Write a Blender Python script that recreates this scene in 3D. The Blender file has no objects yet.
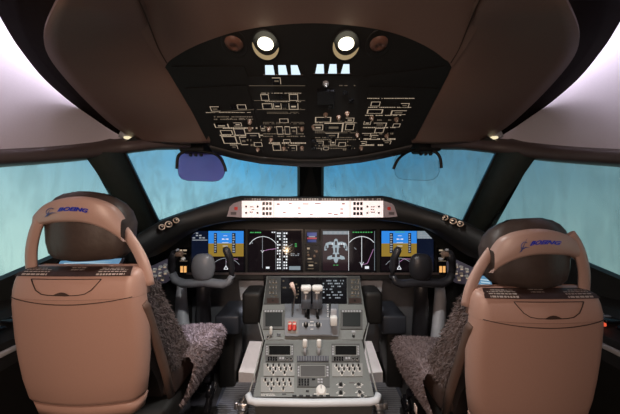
import bpy, bmesh, math, random
from mathutils import Vector, Matrix
random.seed(7)
C = bpy.context.scene
COL = C.collection
F = 240.0           # focal length in pixels of a 620 x 414 frame
CX, CY, CAMZ = 310.0, 207.0, 1.30
V = Vector

def P(px, py, Y):
    return V(((px-CX)*Y/F, Y, CAMZ-(py-CY)*Y/F))

class Plane:
    def __init__(s, a, b, c, flip=False):
        s.p = V(a); u = (V(b)-V(a)).normalized()
        n = u.cross(V(c)-V(a)).normalized()
        if n.dot(V((0,0,CAMZ))-s.p) < 0: n = -n
        s.n = n; s.u = u; s.v = n.cross(u)
    def hit(s, px, py):
        d = V(((px-CX)/F, 1.0, (CY-py)/F)); o = V((0,0,CAMZ))
        return o + d*((s.p-o).dot(s.n)/d.dot(s.n))
    def rot(s):
        return Matrix((s.u, s.v, s.n)).transposed().to_euler()

# ------------------------------------------------------------------ materials
MATS = {}
def mat(name, col, rough=.5, metal=0., emit=None, es=1., noise=.0, nscale=40., bump=0., coat=0., trans=0., alpha=1., spec=.5):
    if name in MATS: return MATS[name]
    m = bpy.data.materials.new(name); m.use_nodes = True
    nt = m.node_tree; b = nt.nodes['Principled BSDF']
    b.inputs['Roughness'].default_value = rough; b.inputs['Metallic'].default_value = metal
    b.inputs['Coat Weight'].default_value = coat; b.inputs['Specular IOR Level'].default_value = spec
    b.inputs['Transmission Weight'].default_value = trans; b.inputs['Alpha'].default_value = alpha
    tc = nt.nodes.new('ShaderNodeTexCoord'); nz = nt.nodes.new('ShaderNodeTexNoise')
    nz.inputs['Scale'].default_value = nscale; nz.inputs['Detail'].default_value = 4
    nt.links.new(tc.outputs['Object'], nz.inputs['Vector'])
    rp = nt.nodes.new('ShaderNodeMix'); rp.data_type = 'RGBA'
    c = tuple(col)+(1,)
    rp.inputs['A'].default_value = tuple(max(0, x*(1-noise)) for x in col)+(1,)
    rp.inputs['B'].default_value = tuple(min(1, x*(1+noise)) for x in col)+(1,)
    nt.links.new(nz.outputs['Fac'], rp.inputs['Factor'])
    nt.links.new(rp.outputs['Result'], b.inputs['Base Color'])
    if bump:
        bp = nt.nodes.new('ShaderNodeBump'); bp.inputs['Strength'].default_value = bump; bp.inputs['Distance'].default_value = .002
        nt.links.new(nz.outputs['Fac'], bp.inputs['Height']); nt.links.new(bp.outputs['Normal'], b.inputs['Normal'])
    if emit is not None:
        b.inputs['Emission Color'].default_value = tuple(emit)+(1,); b.inputs['Emission Strength'].default_value = es
    MATS[name] = m
    return m

def em(name, col, s=1.):        # lit legend or screen colour
    return mat(name, (.006,.006,.006), .09, emit=col, es=s)

M_black = mat('black_plastic', (.010,.0095,.009), .55, noise=.3, bump=.1)
M_black2 = mat('black_gloss', (.008,.008,.010), .22, noise=.2)
M_frame = mat('window_frame_black', (.012,.014,.014), .5, noise=.3)
M_pillar = mat('pillar_paint', (.030,.040,.036), .45, noise=.3)
M_brown = mat('ceiling_brown', (.20,.124,.098), .5, noise=.10, nscale=300, bump=.10)
M_band = mat('dark_brown_lining', (.010,.006,.005), .95, noise=.2, spec=.05)
M_white = mat('sidewall_white', (.70,.65,.73), .55, noise=.04, nscale=200, bump=.05)
M_head = mat('header_grey', (.10,.075,.072), .45, noise=.15)
M_tan = mat('seat_shell_tan', (.45,.275,.22), .42, noise=.06, nscale=400, bump=.06)
M_tan2 = mat('seat_band_tan', (.45,.30,.255), .38, noise=.05, nscale=400)
M_seam = mat('dark_seam', (.05,.026,.018), .7)
M_leather = mat('headrest_leather', (.055,.038,.032), .48, noise=.25, nscale=90, bump=.25)
M_fur = mat('sheepskin', (.15,.112,.106), .9, noise=.5, nscale=70, bump=.5)
M_furl = mat('sheepskin_lit', (.24,.19,.195), .9, noise=.5, nscale=70, bump=.5)  # lightened copy of the sheepskin, carries the lamp highlight on the cushion
M_dkbrown = mat('dark_brown_plastic', (.055,.034,.028), .5, noise=.2)
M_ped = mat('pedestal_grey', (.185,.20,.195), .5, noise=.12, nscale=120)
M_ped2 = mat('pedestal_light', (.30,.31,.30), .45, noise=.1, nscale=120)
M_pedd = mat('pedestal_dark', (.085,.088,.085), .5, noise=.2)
M_quad = mat('quadrant_bluegrey', (.20,.22,.25), .45, noise=.1)
M_rim = mat('rim_silver', (.72,.77,.82), .35, noise=.05)
M_chrome = mat('bright_metal', (.55,.53,.52), .28, metal=.9, noise=.2)
M_ltgrey = mat('light_grey_paint', (.42,.43,.46), .5, noise=.1)
M_midgrey = mat('mid_grey_paint', (.16,.165,.18), .5, noise=.15)
M_foot = mat('footrest_white', (.78,.75,.76), .5, noise=.08)
M_carpet = mat('carpet', (.025,.023,.024), .95, noise=.6, nscale=220, bump=.8)
M_mat = mat('ribbed_rubber', (.06,.065,.085), .6, noise=.3)
M_screen = mat('screen_glass_black', (.006,.006,.012), .12, noise=.1)
M_scr2 = mat('dark_display_face', (.012,.013,.013), .10, noise=.1)
M_scrg = mat('grey_display_face', (.10,.10,.10), .25, noise=.1)
M_yoke = mat('yoke_grey', (.17,.18,.20), .35, noise=.15)
M_yoked = mat('yoke_black', (.022,.022,.026), .38, noise=.2)
M_knobw = mat('knob_white', (.80,.80,.78), .4, noise=.05)
M_knobb = mat('knob_black', (.012,.012,.012), .35)
M_knobt = mat('knob_brown', (.16,.10,.075), .45, emit=(1,.6,.38), es=.03)
M_red = mat('switch_red', (.62,.04,.03), .35)
M_pink = mat('lever_handle_pink', (.85,.66,.58), .4)
M_mcp = mat('autopilot_panel_face', (.72,.60,.57), .5, emit=(1,.84,.82), es=.75, noise=.06)  # emission stands in for flood light falling on the face
M_mcpd = mat('autopilot_panel_end', (.33,.26,.27), .5, noise=.1)
M_mk = mat('dark_marking', (.10,.075,.075), .6)
M_mkf = mat('faint_marking', (.30,.20,.22), .6)
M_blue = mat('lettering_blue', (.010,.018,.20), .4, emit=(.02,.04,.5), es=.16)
M_logo = mat('emblem_blue', (.06,.08,.26), .4)
M_plate = mat('label_plate_brown', (.035,.018,.014), .45)
M_txt = mat('label_text_white', (.42,.36,.33), .5)
E_warm = em('legend_warm', (1,.78,.56), .42)
E_warm2 = em('legend_dim', (1,.76,.52), .12)
E_amber = em('legend_amber', (1,.50,.16), .9)
E_white = em('legend_white', (.92,.95,1), .9)
E_wht2 = em('legend_grey', (.8,.86,.95), .35)
E_sky = em('screen_sky', (.035,.26,.80), .95)
E_gnd = em('screen_ground', (.30,.19,.03), .95)
E_grn = em('screen_green', (.10,.55,.16), .7)
E_pnk = em('screen_magenta', (.8,.38,.75), .6)
E_gry = em('screen_grey', (.30,.36,.40), .75)
E_navy = em('screen_navy', (.008,.014,.040), .5)
E_dk = em('screen_dark', (.014,.007,.012), .30)
E_plum = em('screen_plum', (.030,.013,.018), .6)
E_red = em('screen_red', (.7,.10,.12), .6)
E_lit = em('lamp_window_white', (.72,.88,1), 1.1)
E_bulb = em('bulb_warm', (1,.92,.70), 3)

# ------------------------------------------------------------------ mesh builder
class MB:
    def __init__(s): s.v=[]; s.f=[]; s.m=[]; s.sm=[]; s.mats=[]
    def mi(s, m):
        if m not in s.mats: s.mats.append(m)
        return s.mats.index(m)
    def add(s, vs, fs, m, smooth=False):
        o=len(s.v); s.v += [V(x) for x in vs]; k=s.mi(m)
        for f in fs: s.f.append([o+i for i in f]); s.m.append(k); s.sm.append(smooth)
        return s
    def poly(s, pts, m): return s.add(pts, [list(range(len(pts)))], m)
    def prism(s, pts, vec, m, m2=None):      # polygon extruded along vec
        n=len(pts); vec=V(vec); a=[V(p) for p in pts]; b=[p+vec for p in a]
        s.add(a+b, [[i,(i+1)%n,(i+1)%n+n,i+n] for i in range(n)]+[list(range(n))[::-1]], m)
        s.add(b, [list(range(n))], m2 or m); return s
    def grid(s, rows, m, smooth=True, closed=False):
        n=len(rows[0]); vs=[p for r in rows for p in r]; fs=[]
        for i in range(len(rows)-1):
            for j in range(n if closed else n-1):
                k=(j+1)%n; fs.append([i*n+j,i*n+k,(i+1)*n+k,(i+1)*n+j])
        return s.add(vs, fs, m, smooth)
    def loft(s, rows, m, smooth=True, caps=True):
        s.grid(rows, m, smooth, True)
        if caps: s.add(rows[0],[list(range(len(rows[0])))[::-1]],m); s.add(rows[-1],[list(range(len(rows[-1])))],m)
        return s
    def rbox(s, c, size, r, m, rot=None, smooth=True, seg=2):
        bm=bmesh.new(); bmesh.ops.create_cube(bm,size=1)
        for v in bm.verts: v.co=V((v.co.x*size[0],v.co.y*size[1],v.co.z*size[2]))
        r=min(r,min(size)*.49)
        if r>0: bmesh.ops.bevel(bm,geom=bm.edges[:],offset=r,segments=seg,affect='EDGES',profile=.5)
        R=(rot.to_matrix() if hasattr(rot,'to_matrix') else rot) if rot else Matrix.Identity(3)
        bm.verts.ensure_lookup_table()
        s.add([V(c)+R@v.co for v in bm.verts],[[v.index for v in f.verts] for f in bm.faces],m,smooth and r>0); bm.free(); return s
    def tube(s, pts, rad, m, n=10, flat=1., up=(0,0,1)):
        pts=[V(p) for p in pts]; rows=[]
        if not hasattr(rad,'__len__'): rad=[rad]*len(pts)
        for i,p in enumerate(pts):
            t=(pts[min(i+1,len(pts)-1)]-pts[max(i-1,0)]).normalized()
            a=t.cross(V(up)); a = a.normalized() if a.length>1e-4 else V((1,0,0)); b=a.cross(t).normalized()
            rows.append([p+a*math.cos(2*math.pi*k/n)*rad[i]+b*math.sin(2*math.pi*k/n)*rad[i]*flat for k in range(n)])
        return s.loft(rows, m)
    def lathe(s, prof, m, M=None, n=20, mats=None):    # prof: (r, h) about local z
        M=M or Matrix.Identity(4); rows=[]
        for r,h in prof: rows.append([M@V((r*math.cos(2*math.pi*k/n),r*math.sin(2*math.pi*k/n),h)) for k in range(n)])
        if mats:
            for i in range(len(rows)-1): s.grid(rows[i:i+2], mats[i], True, True)
        else: s.grid(rows, m, True, True)
        s.add(rows[-1],[list(range(n))],(mats[-1] if mats else m)); return s
    def tris(s, vs, fs, m): return s.add(vs, fs, m)

def curve(pts, n=24):          # Catmull-Rom through tuples
    out=[]; k=len(pts)
    for i in range(k-1):
        p0,p1,p2,p3=[V(pts[max(0,min(k-1,j))]) for j in (i-1,i,i+1,i+2)]
        m=max(2,n//(k-1))
        for j in range(m):
            t=j/m; out.append(.5*((2*p1)+(p2-p0)*t+(2*p0-5*p1+4*p2-p3)*t*t+(3*p1-p0-3*p2+p3)*t**3))
    out.append(V(pts[-1])); return out

WL={}
def finish_mesh(name, mb, origin):
    me=bpy.data.meshes.new(name); me.from_pydata([tuple(v-origin) for v in mb.v],[],mb.f)
    for m in mb.mats: me.materials.append(m)
    me.polygons.foreach_set('material_index',mb.m); me.polygons.foreach_set('use_smooth',mb.sm)
    me.validate(); me.update()
    bm=bmesh.new(); bm.from_mesh(me); bmesh.ops.remove_doubles(bm,verts=bm.verts,dist=1e-6)
    bmesh.ops.recalc_face_normals(bm,faces=bm.faces); bm.to_mesh(me); bm.free()
    return me
def obj(name, mb, parent=None, label=None, **props):
    xs=[v.x for v in mb.v]; ys=[v.y for v in mb.v]; zs=[v.z for v in mb.v]
    org=V(((min(xs)+max(xs))/2,(min(ys)+max(ys))/2,min(zs)))
    me=finish_mesh(name,mb,org); o=bpy.data.objects.new(name,me); COL.objects.link(o)
    WL[o.name]=org
    if parent: o.parent=parent; o.location=org-WL[parent.name]
    else: o.location=org
    if label: o['label']=label
    for k,v in props.items(): o[k]=v
    return o
def thing(name,label,cat,loc,group=None):
    o=bpy.data.objects.new(name,None); o.empty_display_size=.05; COL.objects.link(o); o.location=loc; WL[o.name]=V(loc)
    o['label']=label; o['category']=cat
    if group: o['group']=group
    return o
def tag(o,label,cat,group=None):
    o['label']=label; o['category']=cat
    if group: o['group']=group
    return o
def struct(name,mb,label=None):
    o=obj(name,mb); o['kind']='structure'
    if label: o['label']=label
    return o
KM={}
def put(kind,parent,plane,px,py,sx=1.,sy=1.,sz=1.,h=0.,loc=None,spin=0.,name=None):
    """place a copy of a small shared mesh (switch, knob) on a plane"""
    me=KM[kind]; o=bpy.data.objects.new(name or kind,me); COL.objects.link(o); p=(loc if loc is not None else plane.hit(px,py))+plane.n*h
    o.parent=parent; o.location=p-WL[parent.name]; WL[o.name]=p
    R=Matrix((plane.u,plane.v,plane.n)).transposed()@Matrix.Rotation(spin,3,'Z'); o.rotation_euler=R.to_euler(); o.scale=(sx,sy,sz)
    return o
def kind(name,mb): KM[name]=finish_mesh(name,mb,V((0,0,0)))

_txt={}
def text2d(s,bold=0.,shear=0.,font_size=1.):
    key=(s,bold,shear)
    if key in _txt: return _txt[key]
    cu=bpy.data.curves.new('lettering','FONT'); cu.body=s; cu.shear=shear; cu.offset=bold; cu.resolution_u=3; cu.align_x='CENTER'; cu.align_y='CENTER'
    o=bpy.data.objects.new('lettering',cu); COL.objects.link(o); dg=bpy.context.evaluated_depsgraph_get(); dg.update()
    me=bpy.data.meshes.new_from_object(o.evaluated_get(dg))
    r=([v.co.copy() for v in me.vertices],[list(p.vertices) for p in me.polygons])
    bpy.data.objects.remove(o); bpy.data.curves.remove(cu); bpy.data.meshes.remove(me)
    xs=[v.x for v in r[0]]; ys=[v.y for v in r[0]]
    cx,cy,w,h=(min(xs)+max(xs))/2,(min(ys)+max(ys))/2,max(xs)-min(xs),max(ys)-min(ys)
    r=([V(((v.x-cx)/w,(v.y-cy)/h,0)) for v in r[0]],r[1]); _txt[key]=r; return r      # unit box

# shared small controls, unit metres, +z out of the panel
def frame_rect(mb,w,h,t,z,m):
    for (a,b,c,d) in ((-w/2,-h/2,w/2,-h/2+t),(-w/2,h/2-t,w/2,h/2),(-w/2,-h/2,-w/2+t,h/2),(w/2-t,-h/2,w/2,h/2)):
        mb.prism([(a,b,z-.001),(c,b,z-.001),(c,d,z-.001),(a,d,z-.001)],(0,0,.001),m)
b=MB(); b.rbox((0,0,.003),(.9,.9,.006),.0,M_black2,smooth=False); frame_rect(b,1,1,.07,.0062,E_warm); kind('annunciator_button',b)   # scaled in x,y
for i_,edges in enumerate(((0,1,2),(0,2,3),(1,3),(0,1,3))):
    b=MB(); b.rbox((0,0,.003),(.9,.9,.006),.0,M_black2,smooth=False)
    E4=((-.5,-.5,.5,-.42),(-.5,.42,.5,.5),(-.5,-.5,-.43,.5),(.43,-.5,.5,.5))
    for e_ in edges:
        q_=E4[e_]; b.prism([(q_[0],q_[1],.0052),(q_[2],q_[1],.0052),(q_[2],q_[3],.0052),(q_[0],q_[3],.0052)],(0,0,.001),E_warm)
    b.prism([(-.25,-.12,.0062),(.25,-.12,.0062),(.25,.1,.0062),(-.25,.1,.0062)],(0,0,.0003),(E_warm2,E_warm)[i_%2]); kind('annunciator_button%d'%i_,b)
b=MB(); b.lathe([(.011,0),(.011,.004),(.0075,.006),(.0068,.018),(.005,.0195)],M_knobt,n=14); b.rbox((0,.003,.0197),(.0016,.007,.001),0,E_warm); kind('rotary_knob',b)
b=MB(); b.lathe([(.0062,0),(.0062,.003),(.0048,.004),(.0044,.012),(.003,.0135)],M_knobb,n=12); b.rbox((0,.002,.0137),(.0009,.004,.0006),0,M_knobw); kind('black_knob',b)
b=MB(); b.lathe([(.004,0),(.004,.002),(.0016,.003),(.0020,.014),(.0026,.018),(.001,.0195)],M_chrome,n=10); kind('toggle_switch',b)
b=MB(); b.rbox((0,0,.0015),(1,1,.003),.0,M_black2,smooth=False); kind('key',b)
b=MB(); b.rbox((0,0,.0015),(1,1,.003),.0,M_ltgrey,smooth=False); kind('grey_key',b)
b=MB(); b.lathe([(.0058,0),(.0058,.0012),(.0038,.002),(.0034,.010),(.002,.011)],M_knobb,n=12,mats=[M_knobw,M_knobw,M_knobb,M_knobb,M_knobb]); kind('small_knob',b)
b=MB(); b.lathe([(.0055,0),(.0055,.003),(.0045,.004),(.004,.011),(.0025,.012)],M_knobw,n=12); kind('ivory_knob',b)
b=MB(); b.lathe([(.008,0),(.0085,.002),(.0062,.003),(.0055,.0005)],M_chrome,n=16,mats=[M_chrome,M_chrome,M_knobb,M_knobb]); kind('ring_knob',b)
b=MB(); b.lathe([(.017,0),(.017,.006),(.014,.009),(.0145,.020),(.012,.023)],M_knobw,n=24); b.rbox((0,.006,.0233),(.002,.010,.0008),0,M_knobb); kind('white_dial',b)

def legend(mb,pl,px0,py0,px1,py1,rows,m,h=.001,seg=.6):
    """rows of tiny illegible legend strokes inside a pixel rectangle"""
    for r in range(rows):
        y=py0+(py1-py0)*(r+.5)/rows; x=px0; th=(py1-py0)/rows*.42
        while x<px1-.6:
            w=random.uniform(.7,2.0); w=min(w,px1-x)
            if random.random()<seg+.25:
                mb.prism([pl.hit(x,y-th/2)+pl.n*h,pl.hit(x+w,y-th/2)+pl.n*h,pl.hit(x+w,y+th/2)+pl.n*h,pl.hit(x,y+th/2)+pl.n*h],pl.n*.0003,m)
            x+=w+random.uniform(.25,.6)
def pq(pl,x0,y0,x1,y1,h=0):
    return [pl.hit(x0,y1)+pl.n*h,pl.hit(x1,y1)+pl.n*h,pl.hit(x1,y0)+pl.n*h,pl.hit(x0,y0)+pl.n*h]
def mirror(p): return V((-p[0],p[1],p[2]))
def MX(sx,pts): return [V((sx*p[0],p[1],p[2])) for p in pts]      # sx=+1: as given (left side), -1: mirrored

SYM=0.0045     # the aircraft centre line sits a hair right of the lens axis: handled by camera x
# ------------------------------------------------------------------ camera
cam=bpy.data.cameras.new('camera'); co=bpy.data.objects.new('camera',cam); COL.objects.link(co)
cam.sensor_width=36; cam.lens=36*F/620; cam.clip_start=.01
co.location=(-.004,0,CAMZ); co.rotation_euler=(math.radians(90),0,0); C.camera=co
C.view_settings.view_transform='Standard'; C.view_settings.look='None'

# ------------------------------------------------------------------ shell
FL=.30
Bp=P(148,225,1.30); Tp=P(108,154,1.08); Ap=P(310,197,1.80); Cp=P(0,283,.83)
FP=Plane(Bp,Ap,Tp); SP=Plane(Cp,Bp,Tp)
HDRY=1
def ring_window(n,pl,inner,outer,sx,th=.035):
    a=MX(sx,[pl.hit(*q) for q in inner]); o=MX(sx,[pl.hit(*q) for q in outer]); N=len(a)
    nn=V((sx*pl.n.x,pl.n.y,pl.n.z))
    ff=MB()
    # visible face, the reveal and the back
    rows=[[p+nn*0 for p in o],[p+nn*.0 for p in a],[p-nn*th for p in a],[p-nn*th for p in o]]
    ff.grid(rows,M_frame,False,True); 
    fr=ff
    g=MB(); cen=sum(a,V((0,0,0)))/N
    g.prism([cen+(p-cen)*1.01-nn*(th*.7) for p in a],-nn*.006,M_glass)
    w=struct('window_%d'%n,g)
    w2=obj('window_frame',fr,w)
    return w
M_glass=bpy.data.materials.new('window_glass'); M_glass.use_nodes=True
nt=M_glass.node_tree; nt.nodes.remove(nt.nodes['Principled BSDF']); out=nt.nodes['Material Output']
tr=nt.nodes.new('ShaderNodeBsdfTransparent'); tr.inputs[0].default_value=(.95,.98,.98,1)
gl=nt.nodes.new('ShaderNodeBsdfGlossy'); gl.inputs['Roughness'].default_value=.08
df=nt.nodes.new('ShaderNodeBsdfTranslucent'); df.inputs[0].default_value=(.75,.85,.85,1)
tc=nt.nodes.new('ShaderNodeTexCoord'); mp=nt.nodes.new('ShaderNodeMapping'); mp.inputs['Scale'].default_value=(14,14,2.2)
nz=nt.nodes.new('ShaderNodeTexNoise'); nz.inputs['Scale'].default_value=1.5; nz.inputs['Detail'].default_value=5; nz.inputs['Distortion'].default_value=.6
rr=nt.nodes.new('ShaderNodeMapRange'); rr.inputs['From Min'].default_value=.42; rr.inputs['From Max'].default_value=.75; rr.inputs['To Max'].default_value=.35
nt.links.new(tc.outputs['Object'],mp.inputs[0]); nt.links.new(mp.outputs[0],nz.inputs['Vector']); nt.links.new(nz.outputs['Fac'],rr.inputs['Value'])
m1=nt.nodes.new('ShaderNodeMixShader'); m2=nt.nodes.new('ShaderNodeMixShader'); fr=nt.nodes.new('ShaderNodeFresnel'); fr.inputs[0].default_value=1.35
nt.links.new(rr.outputs[0],m1.inputs[0]); nt.links.new(tr.outputs[0],m1.inputs[1]); nt.links.new(df.outputs[0],m1.inputs[2])
nt.links.new(fr.outputs[0],m2.inputs[0]); nt.links.new(m1.outputs[0],m2.inputs[1]); nt.links.new(gl.outputs[0],m2.inputs[2]); nt.links.new(m2.outputs[0],out.inputs[0])

inF=[(124,151),(150,147),(182,146),(212,152),(245,159),(299,164),(299,198),(277,199),(241,198),(222,202),(184,214),(159,223)]
ouF=[(108,154),(122,143),(150,125),(212,60),(260,40),(310,30),(310,300),(277,300),(241,300),(222,300),(190,300),(148,300)]
inS=[(91.5,156.5),(60,159.5),(0,164),(-90,170),(-90,320),(0,280),(70,250),(137,229)]
ouS=[(108,152),(70,152),(0,155),(-120,160),(-200,520),(0,420),(90,320),(148,260)]
for sx,n1,n2 in ((1,1,2),(-1,4,3)):
    ring_window(n1,SP,inS,ouS,sx); ring_window(n2,FP,inF,ouF,sx)
# posts between the panes
for i,sx in enumerate((1,-1)):
    b=MB(); st=[]
    for t in [k/8 for k in range(9)]:
        py=153.5+t*84; l=91.5-8+(137+6-91.5+8)*t-1; r=122+(160-122)*t+1
        st.append((l,r,py))
    rows=[]
    for l,r,py in st:
        c=(SP.hit(l,py),FP.hit(r,py)); m=(c[0]+c[1])/2; 
        inn=V((.5,-.8,0)).normalized()
        rows.append(MX(sx,[c[0],c[0]+inn*.012,m+inn*.03,c[1]+inn*.012,c[1]]))
    b.grid(rows,M_pillar,True)
    struct('trim_%d'%(i+1),b,'dark window post between windscreen and side window')
b=MB(); y0=FP.hit(310,165); y1=FP.hit(310,200)
for (w,dy) in ((.078,.0),):
    b.prism([V((-w,y0.y-.03,y0.z+.06)),V((w,y0.y-.03,y0.z+.06)),V((w,y1.y-.02,y1.z-.06)),V((-w,y1.y-.02,y1.z-.06))],V((0,.06,0)),M_frame)
struct('trim_3',b,'black centre post of the windscreen')

# header depth
def hdrY(px,bt):
    if px<=92: return SP.hit(px,bt).y
    y9=SP.hit(92,157.3).y; t=min(1,(px-92)/40.); return y9+(1.13-y9)*(t*(1.5-.5*t))
for i,sx in enumerate((1,-1)):
    st=[(-220,138,192),(-90,151,173),(0,149,164.5),(40,147,161.8),(70,144.5,159.5),(92,142,157.3),(118,138.5,153.5),(135,138,150.5),(160,138,147.5),(190,139,147)]
    rows=[]
    for px,t,bt in st:
        Y=hdrY(px,bt)
        Y-=.03; a=P(px,t,Y+.05); b_=P(px,bt,Y+.01); m=P(px,t+(bt-t)*.25,Y); m2=P(px,t+(bt-t)*.8,Y)
        rows.append(MX(sx,[a+V((0,.03,.03)),a,m,m2,b_,b_+V((-.05,.05,0))]))
    b=MB(); b.grid(rows,M_head,True); struct('trim_%d'%(4+i),b,'dark beam over the side window')

# side walls, lining above windows
for nm,sx in (('wall_left',1),('wall_right',-1)):
    hs=[(-220,192),(-150,183),(-90,173),(-40,168),(0,164.5),(40,161.8),(70,159.5),(92,157.3),(108,155.2),(125,151),(139,148)]
    base=[]
    for px,bt in hs:
        Y=hdrY(px,bt); q=P(px,bt-5,Y+.02); base.append(q)
    base=[V((-1.28,-.9,1.40)),V((-1.27,0,1.40))]+[q for q in base if q.y>.05]
    b=MB(); rows=[]
    for k in range(9):
        t=k/8; rows.append(MX(sx,[V((q.x+.16*t**1.6,q.y+.0*t,q.z+(2.12-q.z)*t)) for q in base]))
    b.grid(rows,M_white,True)
    low=[(-.62,2.0),(-.90,1.52),(-1.13,.9),(-1.30,.45),(-1.34,.2),(-1.34,-.9)]
    b.grid([MX(sx,[V((x,y,FL)) for x,y in low]),MX(sx,[V((x,y,z)) for (x,y),z in zip(low,(1.1,1.05,.98,.98,.98,.98))])],M_black,False)
    b.grid([MX(sx,[V((-1.34,.25,.9)),V((-1.34,-.9,.9))]),MX(sx,[V((-1.27,.25,1.6)),V((-1.27,-.9,1.6))])],M_black,False)
    struct(nm,b,'pale side wall lining of the flight deck')
b=MB(); b.prism([V((-1.4,-.9,FL)),V((1.4,-.9,FL)),V((1.4,2.1,FL)),V((-1.4,2.1,FL))],V((0,0,-.03)),M_carpet); struct('floor',b)
b=MB(); b.prism([V((-1.4,-.9,FL)),V((1.4,-.9,FL)),V((1.4,-.9,2.2)),V((-1.4,-.9,2.2))],V((0,-.03,0)),M_band); struct('wall_back',b)
b=MB(); b.prism([V((-1.1,1.66,FL)),V((1.1,1.66,FL)),V((1.1,1.66,1.12)),V((-1.1,1.66,1.12))],V((0,.03,0)),M_midgrey); struct('wall_front',b)

# ceiling: centre, brown side panels, dark lining, roof behind
OP=Plane((-.3,.75,1.744),(.3,.75,1.744),(-.3,1.05,1.549))
arch=[(163.5,67),(167.5,61),(175,55.5),(187,48.5),(205,40.5),(233,31.5),(270,25),(311,22.5),(352,25),(387,31),(413,40),(432,50),(443,58.5),(447,61),(450.5,67)]
arch=[(p.x,p.y) for p in curve([(x,y,0) for x,y in arch],56)]
b=MB()
rows=[[],[],[],[],[]]
for x,y in arch:
    h=OP.hit(x,y); k=(x-310)/144.; X=h.x
    rows[0].append(V((X*1.1,-.9,1.86-.03*k*k))); rows[1].append(V((X*.95,.2,1.85-.03*k*k)))
    rows[2].append(V((X*.93,.44,1.825-.02*k*k))); rows[3].append(h+V((0,-.07,.016))); rows[4].append(h+V((0,0,-.002)))
b.grid(rows,M_brown,True)
b.grid([[V((-1.4,-.9,2.12)),V((1.4,-.9,2.12))],[V((-1.4,1.7,2.12)),V((1.4,1.7,2.12))]],M_band,False)
struct('ceiling',b,'brown ceiling lining over the flight deck')
ST=[((126,-60,.40),(100,-70,.34),(-20,-60,.42)),((134,-12,.53),(66,-14,.46),(-16,-22,.54)),((143,10,.58),(52,8,.50),(-8,3,.60)),((150,28,.64),(42.5,34,.57),(5,28,.66)),((158,48,.70),(47,56,.66),(20,51,.74)),
    ((170,68,.765),(66,81,.77),(44,80,.85)),((187,92,.83),(89,105,.90),(74,105.5,.97)),((202,115,.905),(110,124,1.03),(102,125,1.07)),((208.5,127,.95),(124,133.5,1.09),(115,133,1.105)),((209,143,1.01),(138,140.8,1.12),(128,140,1.13))]
for i,sx in enumerate((1,-1)):
    ao=(lambda q:q) if sx>0 else (lambda q:(q[0]+max(0,min(1,(143-q[1])/75.))*5,q[1],q[2]))
    inn=curve([tuple(P(*ao(s[0]))) for s in ST],40); out_=curve([tuple(P(*s[1])) for s in ST],40); edge=curve([tuple(P(*s[2])) for s in ST],40)
    b=MB(); rows=[]
    for a,c in zip(inn,out_):
        r=[]
        for k in range(9):
            t=k/8; p=a.lerp(c,t); p=p+V((0,0,-.007*math.sin(math.pi*t))); r.append(p)
        rows.append(MX(sx,r))
    b.grid(rows,M_brown,True); b.grid([[q[0],q[0]+V((sx*.012,0,.05))] for q in rows],M_brown,False); b.grid([[q[-1],q[-1]+V((sx*-.004,0,.03))] for q in rows],M_brown,False)
    b.grid([[rows[-1][k] for k in range(len(rows[-1]))],[rows[-1][k]+V((0,.03,.05)) for k in range(len(rows[-1]))]],M_dkbrown,False)
    e=MX(sx,[P(201,124.5,.935),P(204,124.5,.94),P(205,130,.955),P(202.5,130,.95)])
    struct('trim_%d'%(6+i),b,'brown curved ceiling panel beside the overhead panel')
    b=MB(); rows=[]
    for c,e in zip(out_,edge):
        rows.append(MX(sx,[c+V((0,0,.006)),c.lerp(e,.5)+V((0,0,.012)),e,e+V((.02*1,0,.02)),e+V((.05,0,.05))]))
    b.grid(rows,M_band,True); struct('trim_%d'%(8+i),b,'dark lining strip between ceiling panel and pale wall')
    # dark seam between the two ceiling panels
    b=MB(); b.tube(MX(sx,[p+V((.0,-.003,-.005)) for p in curve([tuple(P(*ao(s[0]))) for s in ST[:5]]+[tuple(P(*ao((166,62,.745))))],24)]),.0020,M_seam,6); struct('trim_%d'%(10+i),b,'thin dark seam in the ceiling lining')

# ------------------------------------------------------------------ overhead panel
ov=thing('overhead_panel','black overhead switch panel with warm lit legends above the windscreen','switch panel',(0,.9,1.56))
ol=[(x,y) for x,y in arch]+[(447,75),(430,108),(413,141),(411,148),(385,154),(362,158.5),(322,163.5),(299,163.5),(260,160.5),(235,156),(209,149),(206,141),(191,112),(167,72)]
ol=[q for q in ol]
b=MB(); b.prism([OP.hit(*q)+OP.n*-.0 for q in ol],-OP.n*.05,M_black)
obj('backing_panel',b,ov)
# brow along the front edge
b=MB(); rows=[]
for x,y in [(209,145),(235,152),(260,156.5),(299,159.5),(322,159.5),(362,155),(385,150.5),(411,144.5)]:
    p=OP.hit(x,y); rows.append([p+OP.n*.001,p+OP.n*.010+V((0,.004,0)),p+V((0,.035,-.028)),p+V((0,.10,.03))])
b.grid(rows,M_black,True); obj('front_brow',b,ov)
mods=[[(171,66),(243,66),(250,84),(180,84)],[(184,88),(246,85),(262,152),(240,151),(212,144)],[(246,76),(305,76),(306,157),(266,154.5)],
      [(310,76),(358,76),(357,155),(311,157)],[(362,76),(444,66),(441,74),(366,84)],[(368,86),(438,88),(412,140),(372,152),(361,153)]]
MO=[]
for q in mods:
    b=MB(); pts=[OP.hit(*c) for c in q]; b.prism(pts,OP.n*.003,M_black2 if 0 else M_black)
    for k in range(len(pts)):
        pass
    o=obj('switch_module',b,ov); MO.append(o)
def rotpl(pl,ang):
    q=Plane(pl.p,pl.p+pl.u,pl.p+pl.v); R=Matrix.Rotation(ang,3,pl.n); q.u=R@pl.u; q.v=R@pl.v; q.n=pl.n; return q
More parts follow.
